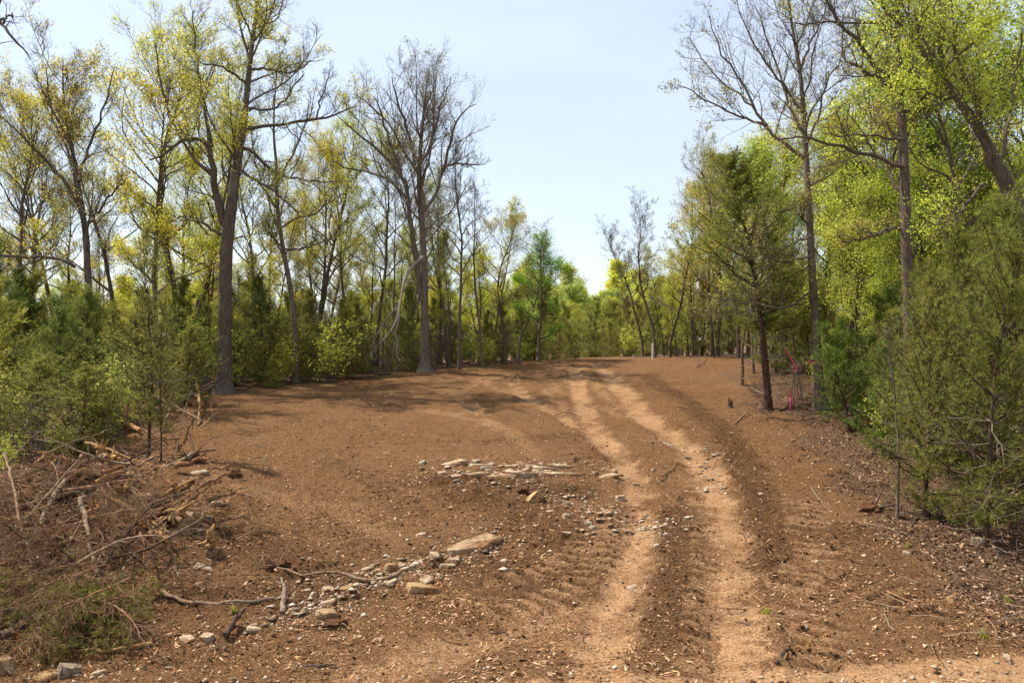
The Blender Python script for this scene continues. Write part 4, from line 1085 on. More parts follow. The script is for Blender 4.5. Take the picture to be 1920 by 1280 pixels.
S_ = [
 (890, 1026, 100, SLABS[0], DUSTY, 'long pale boulder half buried, largest flat stone of the lower rock row', .35, (0, -.06), .9),
 (816, 1046, 36, ROCKS[0], WHITE, 'white stone touching the left end of the long pale boulder', None, (0, 0), 1),
 (731, 1070, 34, BLOCKS[0], OCHRE, 'yellowish blocky stone beside the twisted stick end', .3, (0, 0), 1),
 (690, 1070, 30, ROCKS[1], CREAM, 'cream stone left of the yellowish blocky stone', None, (0, 0), 1),
 (795, 1110, 66, SLABS[1], OCHRE, 'layered brown slab right below the end of the twisted stick', .1, (.1, 0), 1.4),
 (802, 1092, 36, SLABS[2], WHITE, 'flat white stone just above the layered brown slab', None, (0, 0), 1),
 (838, 1062, 40, ROCKS[3], WHITE, 'broad white stone below the white stone of the rock row', None, (0, 0), 1),
 (822, 1076, 14, ROCKS[4], WHITE, 'small white stone under the broad white stone', None, (0, 0), 1),
 (615, 1105, 30, ROCKS[5], CREAM, 'cream stone under the left part of the twisted stick', None, (0, 0), 1),
 (650, 1105, 26, BLOCKS[1], OCHRE, 'ochre stone under the middle of the twisted stick', None, (0, 0), .8),
 (614, 1132, 38, SLABS[3], WHITE, 'thin white slab lying below the twisted stick', .2, (0, 0), .8),
 (572, 1146, 18, BLOCKS[2], CREAM, 'pointed cream stone standing upright left of the thin white slab', None, (.9, 0), 1),
 (793, 1002, 26, SLABS[4], WHITE, 'flat white stone with a small one leaning on it in mid clearing', None, (0, 0), 1),
 (808, 1008, 15, ROCKS[6], WHITE, 'small white stone leaning on the flat white one in mid clearing', None, (0, 0), 1),
 (1135, 964, 34, BLOCKS[3], WHITE, 'tilted white block in the rubble beside the left track', .9, (.3, .4), 1),
 (1168, 978, 30, SLABS[5], WHITE, 'flat white slab right of the tilted white block', .2, (0, 0), 1),
 (1102, 985, 26, ROCKS[7], WHITE, 'white stone at the lower left of the tilted white block', None, (0, .4), 1),
 (998, 938, 36, BLOCKS[4], OCHRE, 'ochre boulder standing in the dark hollow below the ledge', .5, (.2, .7), 1.3),
 (996, 907, 16, ROCKS[8], OCHRE, 'small ochre stone above the standing ochre boulder', None, (0, 0), 1),
 (1185, 1095, 26, SLABS[0], WHITE, 'white chip of stone lying in the orange patch of the left track', .2, (0, 0), .7),
 (1232, 1025, 18, ROCKS[9], WHITE, 'white pebble at the upper edge of the orange track patch', None, (0, 0), .8),
 (1255, 834, 22, SLABS[1], WHITE, 'pale flat stone in the right track at the bend', None, (0, 0), .8),
 (1290, 842, 24, SLABS[2], CREAM, 'pale worn stone right of the flat one at the track bend', None, (0, 0), .7),
 (1332, 911, 36, SLABS[3], CREAM, 'pale flat slab worn into the right track', .05, (0, 0), .5),
 (1426, 927, 14, ROCKS[10], WHITE, 'white stone on the right shoulder of the right track', None, (0, 0), 1),
 (350, 992, 58, BLOCKS[0], DUSTY, 'big angular block of stone tilted against the brush pile', .9, (.2, -.5), 1.1),
 (381, 1066, 48, SLABS[4], CREAM, 'flat cream slab below the big angular block', -.35, (.1, .15), 1.0),
 (374, 1093, 20, ROCKS[11], OCHRE, 'small ochre stone below the flat cream slab', None, (0, 0), 1),
 (400, 1040, 40, BLOCKS[1], DUSTY, 'brown block beside roots right of the big angular block', .3, (0, 0), .8),
 (262, 940, 46, ROCKS[2], DUSTY, 'pale earthy boulder inside the brush pile', .3, (0, 0), 1),
 (410, 942, 36, SLABS[5], CREAM, 'oblong pale stone right of the brush pile', -.3, (0, 0), 1),
 (372, 888, 44, SLABS[0], GREY, 'long grey stone under the pale leaning logs', .1, (0, 0), 1.1),
 (352, 1200, 40, ROCKS[3], CREAM, 'pale crumbling stone in the lower left foreground', None, (0, 0), .9),
 (388, 1198, 32, ROCKS[4], WHITE, 'whitish stone touching the pale crumbling stone', None, (0, 0), .9),
 (480, 1180, 44, SLABS[1], WHITE, 'bright thin slab right of the reddish root piece', .05, (0, 0), .8),
 (612, 1158, 46, ROCKS[5], DUSTY, 'dull stone above a dark root clump', None, (0, 0), 1.1),
 (10, 1262, 44, BLOCKS[2], DUSTY, 'brown boulder in the bottom left corner', None, (0, 0), 1.4),
 (88, 1274, 66, SLABS[2], OCHRE, 'flat ochre slab at the bottom left edge', .05, (0, 0), 1.0),
 (128, 1270, 48, BLOCKS[3], GREY, 'grey tilted block between slabs at the bottom left edge', .4, (0, .4), 1.0),
 (186, 1265, 36, ROCKS[6], CREAM, 'cream block right of the grey tilted block', .4, (0, 0), 1.2),
 (318, 1250, 22, SLABS[3], WHITE, 'small white slab in the bottom left foreground', None, (0, 0), .8),
 (1888, 1240, 26, ROCKS[7], WHITE, 'white stone in the lower right corner', None, (0, 0), 1.1),
 (1868, 1246, 18, ROCKS[8], GREY, 'grey stone touching the white one in the lower right corner', None, (0, 0), 1),
 (1395, 1272, 24, SLABS[4], WHITE, 'white flake of stone at the bottom of the right track', None, (0, 0), .6),
 (1785, 1128, 18, BLOCKS[4], OCHRE, 'upright brown stone among leaf litter at lower right', None, (.5, .3), 1.3),
 (1832, 1020, 26, ROCKS[9], GREY, 'grey stone under the near cedars', None, (0, 0), 1),
 (1320, 1058, 12, ROCKS[0], WHITE, 'white pebble on the left half of the right track', None, (0, 0), .8),
 (1700, 1040, 24, ROCKS[10], CREAM, 'cream stone in the litter below the thin crooked sapling', None, (0, 0), .8),
 (1620, 1042, 22, SLABS[5], WHITE, 'white crumbled stone on dark soil at right', None, (0, 0), .7),
 (1528, 1056, 16, ROCKS[11], CREAM, 'cream stone left of the white crumbled one on dark soil', None, (0, 0), .8),
]
for (u, v, w, me, tn, lab, rz, tilt, hs) in S_:
    stone(u, v, w, me, tn, lab, None, rz, tilt, hs, .55, elong=1.25 if w > 60 else 1.0)
# the broken ledge: a row of bedded slabs
for k, (u, v, w) in enumerate([(845, 872, 52), (905, 873, 44), (955, 874, 40), (990, 871, 34), (1025, 877, 44), (1065, 876, 46), (828, 887, 22), (858, 884, 18), (880, 886, 16), (915, 882, 18), (935, 886, 16), (962, 883, 14), (985, 882, 20), (1010, 884, 26)]):
    stone(u, v, w, SLABS[k % 6], CREAM, ['bedded slab', 'loose block'][k > 5] + ' of the broken limestone ledge, %s from its left end' % ['first', 'second', 'third', 'fourth', 'fifth', 'sixth', 'first', 'second', 'third', 'fourth', 'fifth', 'sixth', 'seventh', 'eighth'][k], 'stones of the broken ledge', rs.normal(0, .12), (0, 0), .8 if k < 6 else 1.4, .9 if k < 6 else .6, elong=1.45 if k < 6 else 1.1)
for k, (u, v, w) in enumerate([(870, 893, 70), (930, 892, 80), (1000, 890, 84), (1075, 889, 76), (1130, 894, 50)]):
    stone(u, v, w, SLABS[(k + 2) % 6], (.95, .86, .74), 'flat bedrock shelf below the ledge, %s from the left' % ['first', 'second', 'third', 'fourth', 'fifth'][k], 'bedrock shelves', rs.normal(0, .06), (0, 0), .55, 1.0, elong=1.6)
LEDGE = ('broken fragment bedded in the limestone ledge', 'fragments of the ledge')
def scatter(n, cu, cv, su, sv, wr, label, group, tints=(WHITE, CREAM, DUSTY), slope=0.0):
    for _ in range(n):
        du = rs.normal(0, su); v = cv + rs.normal(0, sv) + slope * du; u = cu + du
        if v > 1278 or v < 700: continue
        w = wr[0] * (wr[1] / wr[0]) ** (rs.random() ** 1.6)
        stone(u, v, w, (ROCKS + SLABS)[rs.integers(18)], tints[rs.integers(len(tints))], label, group, None, (0, 0), rs.uniform(.6, 1.1), .5)
scatter(26, 960, 872, 85, 4, (10, 30), *LEDGE, tints=(DUSTY, GREY, CREAM))
scatter(22, 1010, 890, 95, 4, (10, 26), *LEDGE, tints=(DUSTY, GREY, CREAM))
scatter(46, 1130, 965, 58, 24, (9, 24), 'small pale rubble stone beside the left track', 'rubble beside the left track')
scatter(18, 1215, 985, 26, 40, (5, 16), 'pale stone fragment pressed into the left track', 'fragments in the left track')
scatter(34, 760, 1070, 62, 13, (9, 24), 'small pale stone of the lower rock row', 'stones of the lower rock row', slope=-.30)
scatter(16, 640, 1125, 50, 22, (6, 16), 'small stone scattered round the twisted stick', 'stones round the twisted stick')
scatter(20, 860, 970, 80, 30, (5, 16), 'small pale stone on dark soil below the ledge', 'stones below the ledge')
scatter(16, 1000, 905, 90, 14, (5, 15), 'small stone on the dark face of the ledge', 'stones on the ledge face')
scatter(14, 1290, 845, 45, 14, (5, 13), 'pale stone chip at the bend of the right track', 'chips at the track bend')
scatter(24, 390, 1020, 70, 45, (6, 22), 'stone lying among roots right of the brush pile', 'stones beside the brush pile', (CREAM, DUSTY, GREY))
scatter(10, 420, 1210, 110, 30, (6, 18), 'small stone on the soil at lower left', 'stones at lower left')
scatter(8, 1400, 1000, 110, 120, (5, 10), 'small pale pebble on or beside the right track', 'pebbles by the right track')
scatter(14, 1720, 1120, 110, 80, (6, 18), 'stone in the leaf litter at lower right', 'stones in the litter', (CREAM, GREY, WHITE))
scatter(8, 1470, 850, 60, 40, (5, 11), 'pale pebble on the litter edge below the tape-banded oak', 'pebbles on the litter edge')

# ------------------------------------------------------------------ logs, sticks, roots
def stick_obj(name, pts, rad, m, label, cat='stick', group=None, sides=8, nseg=14, wig=.012, seed=0, knots=0):
    rg = np.random.default_rng(900 + seed)
    pts = np.asarray(pts, float); c = pts[0].copy()
    q = resample(np.concatenate([pts - c, np.zeros((len(pts), 1))], 1), nseg)[:, :3]
    q[1:-1] += rg.normal(0, wig, (nseg - 2, 3))
    r0, r1 = rad
    rr = np.linspace(r0, r1, nseg) * (1 + rg.normal(0, .06, nseg))
    mb = MB(); cap_tube(q, rr, sides, mb, jit=r0 * .07, rg=rg)
    o = thing(name, tuple(c), label, cat, group) if knots else None
    me = mb.mesh(name, m, True)
    if not knots:
        return tag(link(name, me, None, tuple(c)), label, cat, group)
    link('stem', me, o)
    p, d, t, r, par = kids(q[None], rr[None], knots, .15, .95, .9, .2, rg, .6)
    for k in range(knots):
        L = rg.uniform(.12, .5)
        g = grow(p[k:k + 1], d[k:k + 1], np.array([L]), 5, .15, 0, rg)
        mk = MB(); tubes(g, np.linspace(max(.004, r[k] * .45), .003, 6)[None], 5, mk)
        link('side_twig', mk.mesh('side_twig', m, True), o)
    return o
def lay(px, lift=.02):
    out = []
    for e in px:
        u, v = e[:2]; p = hit(u, v)
        out.append((p[0], p[1], float(fine(np.array([p[0]]), np.array([p[1]]))[0]) + (e[2] if len(e) > 2 else lift)))
    return out
stick_obj('stick', lay([(305, 1119, .06), (330, 1128, .05), (370, 1134, .04), (430, 1136, .04), (480, 1134, .04), (514, 1128, .05)]), (.040, .024), M_STICK, 'long curved grey stick lying below the flat cream slab', seed=1, knots=2)
stick_obj('branch', lay([(520, 1076, .06), (548, 1080, .05), (566, 1088, .05), (612, 1083, .08), (640, 1082, .1), (680, 1094, .05), (705, 1096, .05), (740, 1086, .08), (754, 1082, .10)]), (.020, .040), M_STICK, 'twisted brown branch lying across the lower rock row', 'branch', seed=2, knots=4)
stick_obj('stick', lay([(112, 1223, .03), (150, 1228, .03), (215, 1229, .03), (250, 1221, .05), (285, 1216, .04)]), (.016, .028), M_SPLIT, 'bent pale stick on dark soil at lower left', seed=3)
stick_obj('log', [at(10, 1105, 14.0), at(40, 1050, 14.6), at(72, 985, 15.4), at(105, 920, 16.4), at(134, 886, 17.2)], (.032, .060), M_PALE, 'pale leaning pole rising from the brush pile at far left', 'log', seed=4, knots=3)
stick_obj('log', [at(256, 898, 19.6), at(300, 880, 19.8), at(340, 862, 20.0), at(366, 848, 20.2)], (.05, .05), M_PALE, 'pale broken log leaning on top of the brush pile', 'log', seed=5)
stick_obj('log', [at(268, 902, 19.4), at(310, 890, 19.5), at(345, 872, 19.7)], (.05, .04), M_SPLIT, 'second pale log just under the broken log of the brush pile', 'log', seed=6)
stick_obj('log', [at(118, 930, 17.5), at(150, 928, 17.5), at(185, 918, 17.6), at(212, 912, 17.8)], (.05, .035), M_STICK, 'grey-brown log lying level behind the pale leaning pole', 'log', seed=7, knots=2)
stick_obj('log', [at(195, 925, 17.0), at(225, 943, 16.7), at(265, 968, 16.3), at(300, 986, 16.0)], (.07, .03), M_SPLIT, 'split pale branch sloping down through the middle of the brush pile', 'log', seed=8, knots=3)
stick_obj('log', lay([(208, 772, .35), (260, 758, .45), (310, 750, .5), (362, 749, .55)]), (.04, .055), M_DEAD, 'long pale fallen trunk at the thicket edge behind the slim young cedar', 'log', seed=9, knots=3)
stick_obj('log', lay([(368, 750, .8), (374, 768, .45), (372, 800, .05)]), (.07, .03), M_SPLIT, 'freshly split upright stake of yellow wood at the thicket edge', 'log', seed=10)
stick_obj('stick', lay([(330, 852, .0), (342, 800, .4), (362, 760, .75)]), (.03, .022), M_CEDARBARK, 'dark thin stick leaning against the fallen trunk', seed=11)
stick_obj('stick', lay([(310, 800, .3), (332, 768, .5), (362, 762, .6), (372, 768, .5)]), (.03, .03), M_DEAD, 'grey crooked stick in front of the fallen trunk', seed=12, knots=2)
stick_obj('log', lay([(212, 803, .25), (240, 806, .2), (262, 816, .1)]), (.12, .07), M_SPLIT, 'orange split log behind the slim young cedar', 'log', seed=13)
stick_obj('log', lay([(310, 730, .12), (360, 728, .12), (420, 726, .10)]), (.05, .04), M_DEAD, 'thin grey log lying at the foot of the forked oak', 'log', seed=14, knots=2)
stick_obj('log', lay([(150, 985, .5), (162, 1030, .4), (175, 1085, .35), (188, 1145, .35)]), (.05, .025), M_PALE, 'mottled pale branch hanging down the front of the brush pile', 'branch', seed=15, knots=6)
stick_obj('log', lay([(4, 1210, .12), (40, 1195, .15), (80, 1180, .2), (112, 1172, .2)]), (.09, .07), M_OAK, 'dark mossy log at the bottom of the brush pile', 'log', seed=16)
stick_obj('stick', lay([(60, 1105, .3), (36, 1030, .6), (20, 960, .8), (8, 920, .9)]), (.02, .03), M_STICK, 'pale forked stick at the left edge of the brush pile', seed=17, knots=5)
stick_obj('stick', lay([(0, 868, .5), (40, 862, .6), (55, 850, .8), (50, 800, 1.4), (35, 770, 1.8)]), (.03, .008), M_OAK, 'dark bent sapling stem left of the brush pile', seed=18, knots=6)
stick_obj('root', lay([(422, 1200, .04), (440, 1185, .15), (458, 1166, .22)]), (.05, .028), M_CEDARBARK, 'reddish broken root piece in the lower left foreground', 'root', seed=19, knots=3)
stick_obj('stick', lay([(530, 1150, .02), (532, 1130, .12), (528, 1108, .25)]), (.05, .02), M_DEAD, 'bleached splintered stub standing right of the curved grey stick', seed=20)
stick_obj('stick', lay([(570, 1258, .02), (610, 1254, .03), (634, 1255, .02)]), (.02, .012), M_OAK, 'dark short stick in the bottom foreground', seed=21)
stick_obj('stick', lay([(1520, 918, .05), (1540, 945, .03), (1560, 965, .02)]), (.012, .008), M_DEAD, 'pale thin stick slanting on dark soil at right', seed=22)
stick_obj('stick', lay([(1245, 912, .02), (1228, 905, .03), (1262, 880, .05), (1275, 868, .04)]), (.02, .01), M_STICK, 'brown twig lying in the right track', seed=23)
stick_obj('stick', lay([(1380, 1040, .02), (1365, 1035, .02), (1340, 985, .02), (1290, 960, .02)]), (.008, .006), M_STICK, 'fine straight twig crossing the right track', seed=24)
stick_obj('stick', lay([(1378, 795, .03), (1398, 780, .1), (1402, 776, .12)]), (.03, .02), M_STICK, 'brown stick on the litter left of the tall cedar foot', seed=25)
stick_obj('stick', lay([(1040, 778, .03), (1070, 775, .05), (1090, 782, .03)]), (.025, .012), M_STICK, 'crooked stick lying in the upper left track', seed=26)
stick_obj('stick', lay([(1880, 1025, .15), (1850, 1040, .25), (1895, 1060, .2), (1925, 1050, .2)]), (.010, .007), M_DEAD, 'grey bare branch curling out under the right cedars', seed=27, knots=5)
stick_obj('stick', lay([(1825, 1195, .06), (1870, 1178, .1), (1915, 1165, .12)]), (.008, .005), M_DEAD, 'thin grey twig on the litter at lower right', seed=28, knots=3)
stick_obj('stick', lay([(1455, 1250, .04), (1475, 1232, .1), (1500, 1222, .03)]), (.03, .02), M_CEDARBARK, 'dark root stub right of the right track in the foreground', seed=29)
stick_obj('stick', lay([(1308, 690, .02), (1311, 678, .5), (1314, 672, .6)]), (.03, .02), M_CEDARBARK, 'dark stub poking from the cleared crest at right', seed=30)
stick_obj('stick', lay([(490, 872, .2), (500, 880, .1), (508, 885, .02)]), (.012, .008), M_OAK, 'dark slender twig stuck in the soil at left', seed=31)
# torn orange root wood and earthy root balls in the pile
def lump(u, v, wpx, Y, m, name, label, cat, flat=.8, seed=0, roots=0, rootmat=None, tall=1.0):
    rg = np.random.default_rng(700 + seed)
    bm = bmesh.new(); bmesh.ops.create_icosphere(bm, subdivisions=3, radius=.5)
    ph = rg.random(3) * 50
    for w in bm.verts:
        c = np.array(w.co)
        n_ = vnoise(np.array([c[0] * 4 + ph[0]]), np.array([c[1] * 4 + c[2] * 3 + ph[1]]))[0] + .6 * vnoise(np.array([c[0] * 9 + c[2] * 7 + ph[2]]), np.array([c[1] * 9 + ph[0]]))[0]
        w.co = Vector(c * (1 + .75 * n_)) ; w.co.z *= flat * tall
    me = bpy.data.meshes.new(name); bm.to_mesh(me); bm.free(); me.materials.append(m)
    a = me.attributes.new('rnd', 'FLOAT', 'POINT'); a.data.foreach_set('value', rg.random(len(me.vertices)).astype(np.float32) * .6)
    p = at(u, v, Y) if Y else hit(u, v)
    s = wpx / F * p[1]
    o = thing(name, tuple(p), label, cat)
    b = link('soil_lump' if roots else 'wood_lump', me, o); b.scale = (s, s, s)
    for k in range(roots):
        d = norm(rg.normal(0, 1, 3) + np.array([0, -.3, .2]))
        g = grow((d * s * .3)[None], d[None], np.array([s * rg.uniform(.5, 1.1)]), 7, .25, 0, rg)
        mk = MB(); tubes(g, np.linspace(s * .05, s * .012, 8)[None], 5, mk)
        link('root', mk.mesh('root', rootmat, True), o)
    return o
lump(136, 884, 50, 17.6, M_CLOD, 'root_ball', 'dark earthy root ball at the head of the pale leaning pole', 'root ball', .9, 1, 9, M_CEDARBARK)
lump(355, 872, 46, 20.2, M_CLOD, 'root_ball', 'dark root ball under the pale broken log', 'root ball', .9, 2, 10, M_CEDARBARK)
lump(312, 965, 40, 16.6, M_CLOD, 'root_ball', 'dark clod of soil and roots in the middle of the brush pile', 'root ball', .8, 3, 9, M_STICK)
lump(520, 1066, 44, None, M_CLOD, 'root_ball', 'dark root clump at the left end of the twisted branch', 'root ball', .6, 4, 9, M_STICK)
lump(628, 1170, 40, None, M_CLOD, 'root_ball', 'dark clump of rootlets below the dull stone', 'root ball', .5, 5, 10, M_STICK)
lump(985, 925, 34, None, M_CLOD, 'soil_clod', 'black soil lump beside the standing ochre boulder', 'clod', .6, 6, 3, M_STICK)
lump(1632, 956, 42, None, M_CLOD, 'soil_clod', 'dark upturned clod with root left of the thin crooked sapling', 'clod', .5, 7, 4, M_OAK)
lump(440, 890, 24, None, M_CLOD, 'root_ball', 'small root clump on soil right of the brush pile', 'root ball', .9, 8, 6, M_STICK)
def torn(u, v, Y, L, r, label, seed, tilt=.6):
    rg = np.random.default_rng(seed)
    p = at(u, v, Y)
    o = thing('torn_root', tuple(p), label, 'root')
    for k in range(5):
        d = norm(np.array([rg.normal(0, .5), rg.normal(0, .4), .8]) + rg.normal(0, tilt * .5, 3))
        q = np.array([rg.normal(0, r, 3) * .5 + d * L * t for t in np.linspace(-.4, .6 + .3 * rg.random(), 6)])
        mk = MB(); cap_tube(q, np.array([r, r * 1.05, r * .9, r * .7, r * .45, r * .12]), 6, mk, jit=r * .12, rg=rg)
        link('splinter', mk.mesh('splinter', M_SPLIT, False), o)
torn(228, 922, 17.2, .42, .06, 'bright orange torn root upright in the brush pile', 31)
torn(334, 962, 16.4, .50, .06, 'orange-brown torn root left of the big angular block', 32)
torn(212, 862, 19.8, .40, .07, 'pale torn stub at the back of the brush pile', 33)
torn(190, 848, 20.2, .50, .06, 'dark reddish torn stub behind the brush pile', 34)

for k, (u, v, Y, L) in enumerate([(150, 905, 18.0, .5), (260, 985, 15.6, .45), (300, 1010, 15.2, .4), (285, 925, 17.4, .45), (180, 960, 16.4, .5), (395, 1015, 15.6, .35), (320, 905, 18.6, .45), (90, 880, 18.8, .5), (110, 790, 23, .6), (240, 770, 25, .6), (300, 740, 29, .6)]):
    torn(u, v, Y, L, .035 + .012 * (k % 3), 'splintered red-brown wood, %s of the torn pieces in and behind the brush pile' % ordinal(k + 1), 60 + k, .9)
for k, (a, b2) in enumerate([((20, 900, 17.5), (150, 862, 19.5)), ((60, 960, 16), (230, 900, 18)), ((200, 1000, 15.4), (345, 930, 17.4)), ((250, 960, 16.2), (395, 905, 18.6)), ((130, 870, 19.4), (300, 842, 21)), ((160, 830, 21), (280, 872, 19.5)), ((230, 905, 17.6), (330, 1010, 15.2)), ((0, 985, 15.2), (110, 935, 17)), ((300, 930, 17.2), (430, 872, 20.4)), ((90, 850, 20.5), (215, 800, 23))]):
    p0 = at(*a); p1 = at(*b2); q0 = float(gz(p0[0], p0[1])); q1 = float(gz(p1[0], p1[1]))
    p0[2] = max(p0[2], q0 + .06); p1[2] = max(p1[2], q1 + .06)
    stick_obj('branch', [p0, p0 * .66 + p1 * .34 + np.array([0, 0, .06]), p0 * .3 + p1 * .7 + np.array([0, 0, -.03]), p1], (.030 + .008 * (k % 3), .014), [M_STICK, M_CEDARBARK, M_SPLIT][k % 3], ['brown', 'dark reddish', 'peeled orange'][k % 3] + ' broken limb crossing the brush pile, %s of its long limbs' % ordinal(k + 1), 'branch', seed=70 + k, knots=4)

rc = np.random.default_rng(44)
for k in range(26):
    u = rc.uniform(20, 400); v = rc.uniform(860, 1010) + max(0, (u - 250)) * .25
    p = hit(u, v); L = rc.uniform(.35, .95); a = rc.uniform(0, 6.28)
    d = np.array([math.cos(a), math.sin(a), rc.uniform(-.1, .55)]) * L
    p0 = p + np.array([0, 0, rc.uniform(.05, .35)])
    stick_obj('wood_chunk', [p0, p0 + d * .5 + rc.normal(0, .03, 3), p0 + d], (rc.uniform(.04, .085), rc.uniform(.012, .03)), [M_ROOT, M_BRUSH, M_SPLIT][k % 3], ['dark red', 'brown', 'orange'][k % 3] + ' splintered chunk of wood in the brush pile', 'wood chunk', ['dark red chunks', 'brown chunks', 'orange chunks'][k % 3], 7, 8, .02, 200 + k)

# thin sticks of the heap
STK = []
for i in range(10):
    rg = np.random.default_rng(800 + i)
    L = 1.0
    q = grow(np.zeros((1, 3)), np.array([[1., 0, 0]]), np.array([L]), 9, .10, 0, rg)[0]
    mk = MB(); cap_tube(q, np.linspace(.017, .007, 10), 5, mk, jit=.001, rg=rg)
    p, d, t, r, par = kids(q[None], np.linspace(.017, .007, 10)[None], 3, .3, .95, .8, .2, rg, 0)
    g = grow(p, d, .12 + .3 * rg.random(len(p)), 4, .15, 0, rg)
    tubes(g, np.full((len(g), 1), .006) * np.linspace(1, .4, 5)[None], 4, mk)
    STK.append([mk.mesh('stick', m, True) for m in (M_BRUSH, M_PALE, M_CEDARBARK)])
rp = np.random.default_rng(91)
def strew(n, box, Lr, lift, label3, group, tiltsd=.3):
    for k in range(n):
        u = rp.uniform(box[0], box[2]); v = rp.uniform(box[1], box[3])
        p = hit(u, v); c = rp.integers(3)
        L = rp.uniform(*Lr)
        ti = abs(rp.normal(0, tiltsd))
        z = float(fine(np.array([p[0]]), np.array([p[1]]))[0])
        o = link('stick', STK[rp.integers(10)][c], None, (p[0], p[1], z + .012 + rp.uniform(0, lift)))
        o.rotation_euler = (rp.uniform(0, 6.28), -ti, rp.uniform(0, 6.28)); o.rotation_mode = 'XYZ'
        o.scale = (L, max(.5, L), max(.5, L))
        tag(o, label3[c], 'stick', group + [' (brown)', ' (grey)', ' (reddish)'][c])
strew(90, (0, 850, 330, 1130), (.5, 1.9), .45, ['brown stick tangled in the brush pile', 'bleached grey stick tangled in the brush pile', 'thin reddish stick tangled in the brush pile'], 'sticks in the brush pile', .45)
strew(30, (300, 880, 480, 1100), (.3, 1.0), .10, ['brown stick strewn right of the brush pile', 'bleached grey stick strewn right of the brush pile', 'reddish stick strewn right of the brush pile'], 'sticks beside the pile', .2)
strew(45, (150, 700, 420, 860), (.8, 2.2), .5, ['brown fallen stick at the left thicket edge', 'pale grey fallen stick at the left thicket edge', 'reddish fallen stick at the left thicket edge'], 'fallen sticks at the thicket edge', .25)
strew(70, (380, 740, 1100, 1250), (.2, .7), .01, ['short brown stick on open soil left of the tracks', 'short pale stick on open soil left of the tracks', 'short reddish stick on open soil left of the tracks'], 'sticks on the open soil', .05)
strew(36, (1230, 720, 1560, 1250), (.2, .7), .01, ['short brown stick lying on soil right of the tracks', 'short pale stick lying on soil right of the tracks', 'short reddish stick lying on soil right of the tracks'], 'sticks right of the tracks', .05)
strew(36, (1560, 820, 1910, 1220), (.3, 1.1), .06, ['brown stick in the leaf litter at right', 'pale grey stick in the leaf litter at right', 'reddish stick in the leaf litter at right'], 'sticks in the right litter', .1)

# cut cedar boughs heaped on the left
def bough(seed, L, green):
    rg = np.random.default_rng(seed)
    mt, mw, ml = MB(), MB(), MB()
    q = grow(np.zeros((1, 3)), np.array([[1., 0, .25]]), np.array([L]), 10, .08, -.05, rg)
    rr = np.linspace(.020, .006, 11)[None]
    tubes(q, rr, 6, mt)
    p, d, t, r, par = kids(q, rr, 16, .12, 1, .7, .2, rg, .2)
    P1 = grow(p, d, L * .36 * (1.1 - .6 * t) * (.6 + .7 * rg.random(len(p))), 6, .14, -.07, rg)
    R1 = np.full((len(P1), 1), .007) * np.linspace(1, .4, 7)[None]
    tubes(P1, R1, 4, mw, rg.random(len(P1)))
    p, d, t, r, par = kids(P1, R1, 9, .15, 1, .6, .2, rg, 0)
    P2 = grow(p, d, .10 + .28 * rg.random(len(p)), 3, .18, -.06, rg)
    tubes(P2, np.full((len(P2), 1), .0038) * np.linspace(1, .6, 4)[None], 3, mw, rg.random(len(P2)))
    A = np.concatenate([P2[:, 1], P2[:, 2], P2[:, 3]]); D = np.concatenate([P2[:, 2] - P2[:, 1]] * 3)
    keep = rg.random(len(A)) < green
    if keep.any(): slivers(A[keep], norm(D[keep]), .085, .013, 9, ml, rg, .5)
    return mt, mw, ml
BP = [('stem', M_BRUSH, True), ('twigwork', M_BRUSH, True), ('foliage', M_NEEDLE, False)]
BG = [pack(bough(600 + i, 1.6, .55), 'green_bough', BP) for i in range(3)]
BD = [pack(bough(610 + i, 1.8, .06), 'dry_bough', BP) for i in range(3)]
rb = np.random.default_rng(17)
ORD = ['first', 'second', 'third', 'fourth', 'fifth', 'sixth', 'seventh', 'eighth', 'ninth', 'tenth', 'eleventh', 'twelfth', 'thirteenth', 'fourteenth', 'fifteenth', 'sixteenth', 'seventeenth', 'eighteenth', 'nineteenth', 'twentieth', 'twenty-first', 'twenty-second', 'twenty-third', 'twenty-fourth', 'twenty-fifth', 'twenty-sixth', 'twenty-seventh', 'twenty-eighth', 'twenty-ninth', 'thirtieth']
spots = sorted([(rb.uniform(0, 285), rb.uniform(1085, 1185)) for _ in range(28)])
for k, (u, v) in enumerate(spots):
    p = hit(u, v)
    t = np.array([(.26, .25, .065), (.19, .20, .05), (.30, .26, .09)][rb.integers(3)])
    place(BG[rb.integers(3)], 'cedar_bough', (p[0], p[1], p[2] + rb.uniform(.12, .42)), rb.uniform(-2.4, -.6), rb.uniform(.6, 1.0), 'cut green cedar bough at the foot of the brush pile, %s from the left' % ORD[k], 'bough', 'green cedar boughs', {'foliage': tuple(t)}, (rb.normal(0, .4), rb.uniform(.0, .35)))
spots = sorted([(rb.uniform(0, 300), rb.uniform(905, 1185)) for _ in range(44)])
for k, (u, v) in enumerate(spots):
    p = hit(u, v)
    place(BD[rb.integers(3)], 'dry_bough', (p[0], p[1], p[2] + rb.uniform(.15, .55)), rb.uniform(-2.6, -.4), rb.uniform(.7, 1.1), 'dry bare twiggy bough drooping over the brush pile, %s from the left' % ordinal(k + 1), 'bough', 'dry boughs', {'foliage': (.20, .17, .07)}, (rb.normal(0, .4), rb.uniform(.0, .4)))

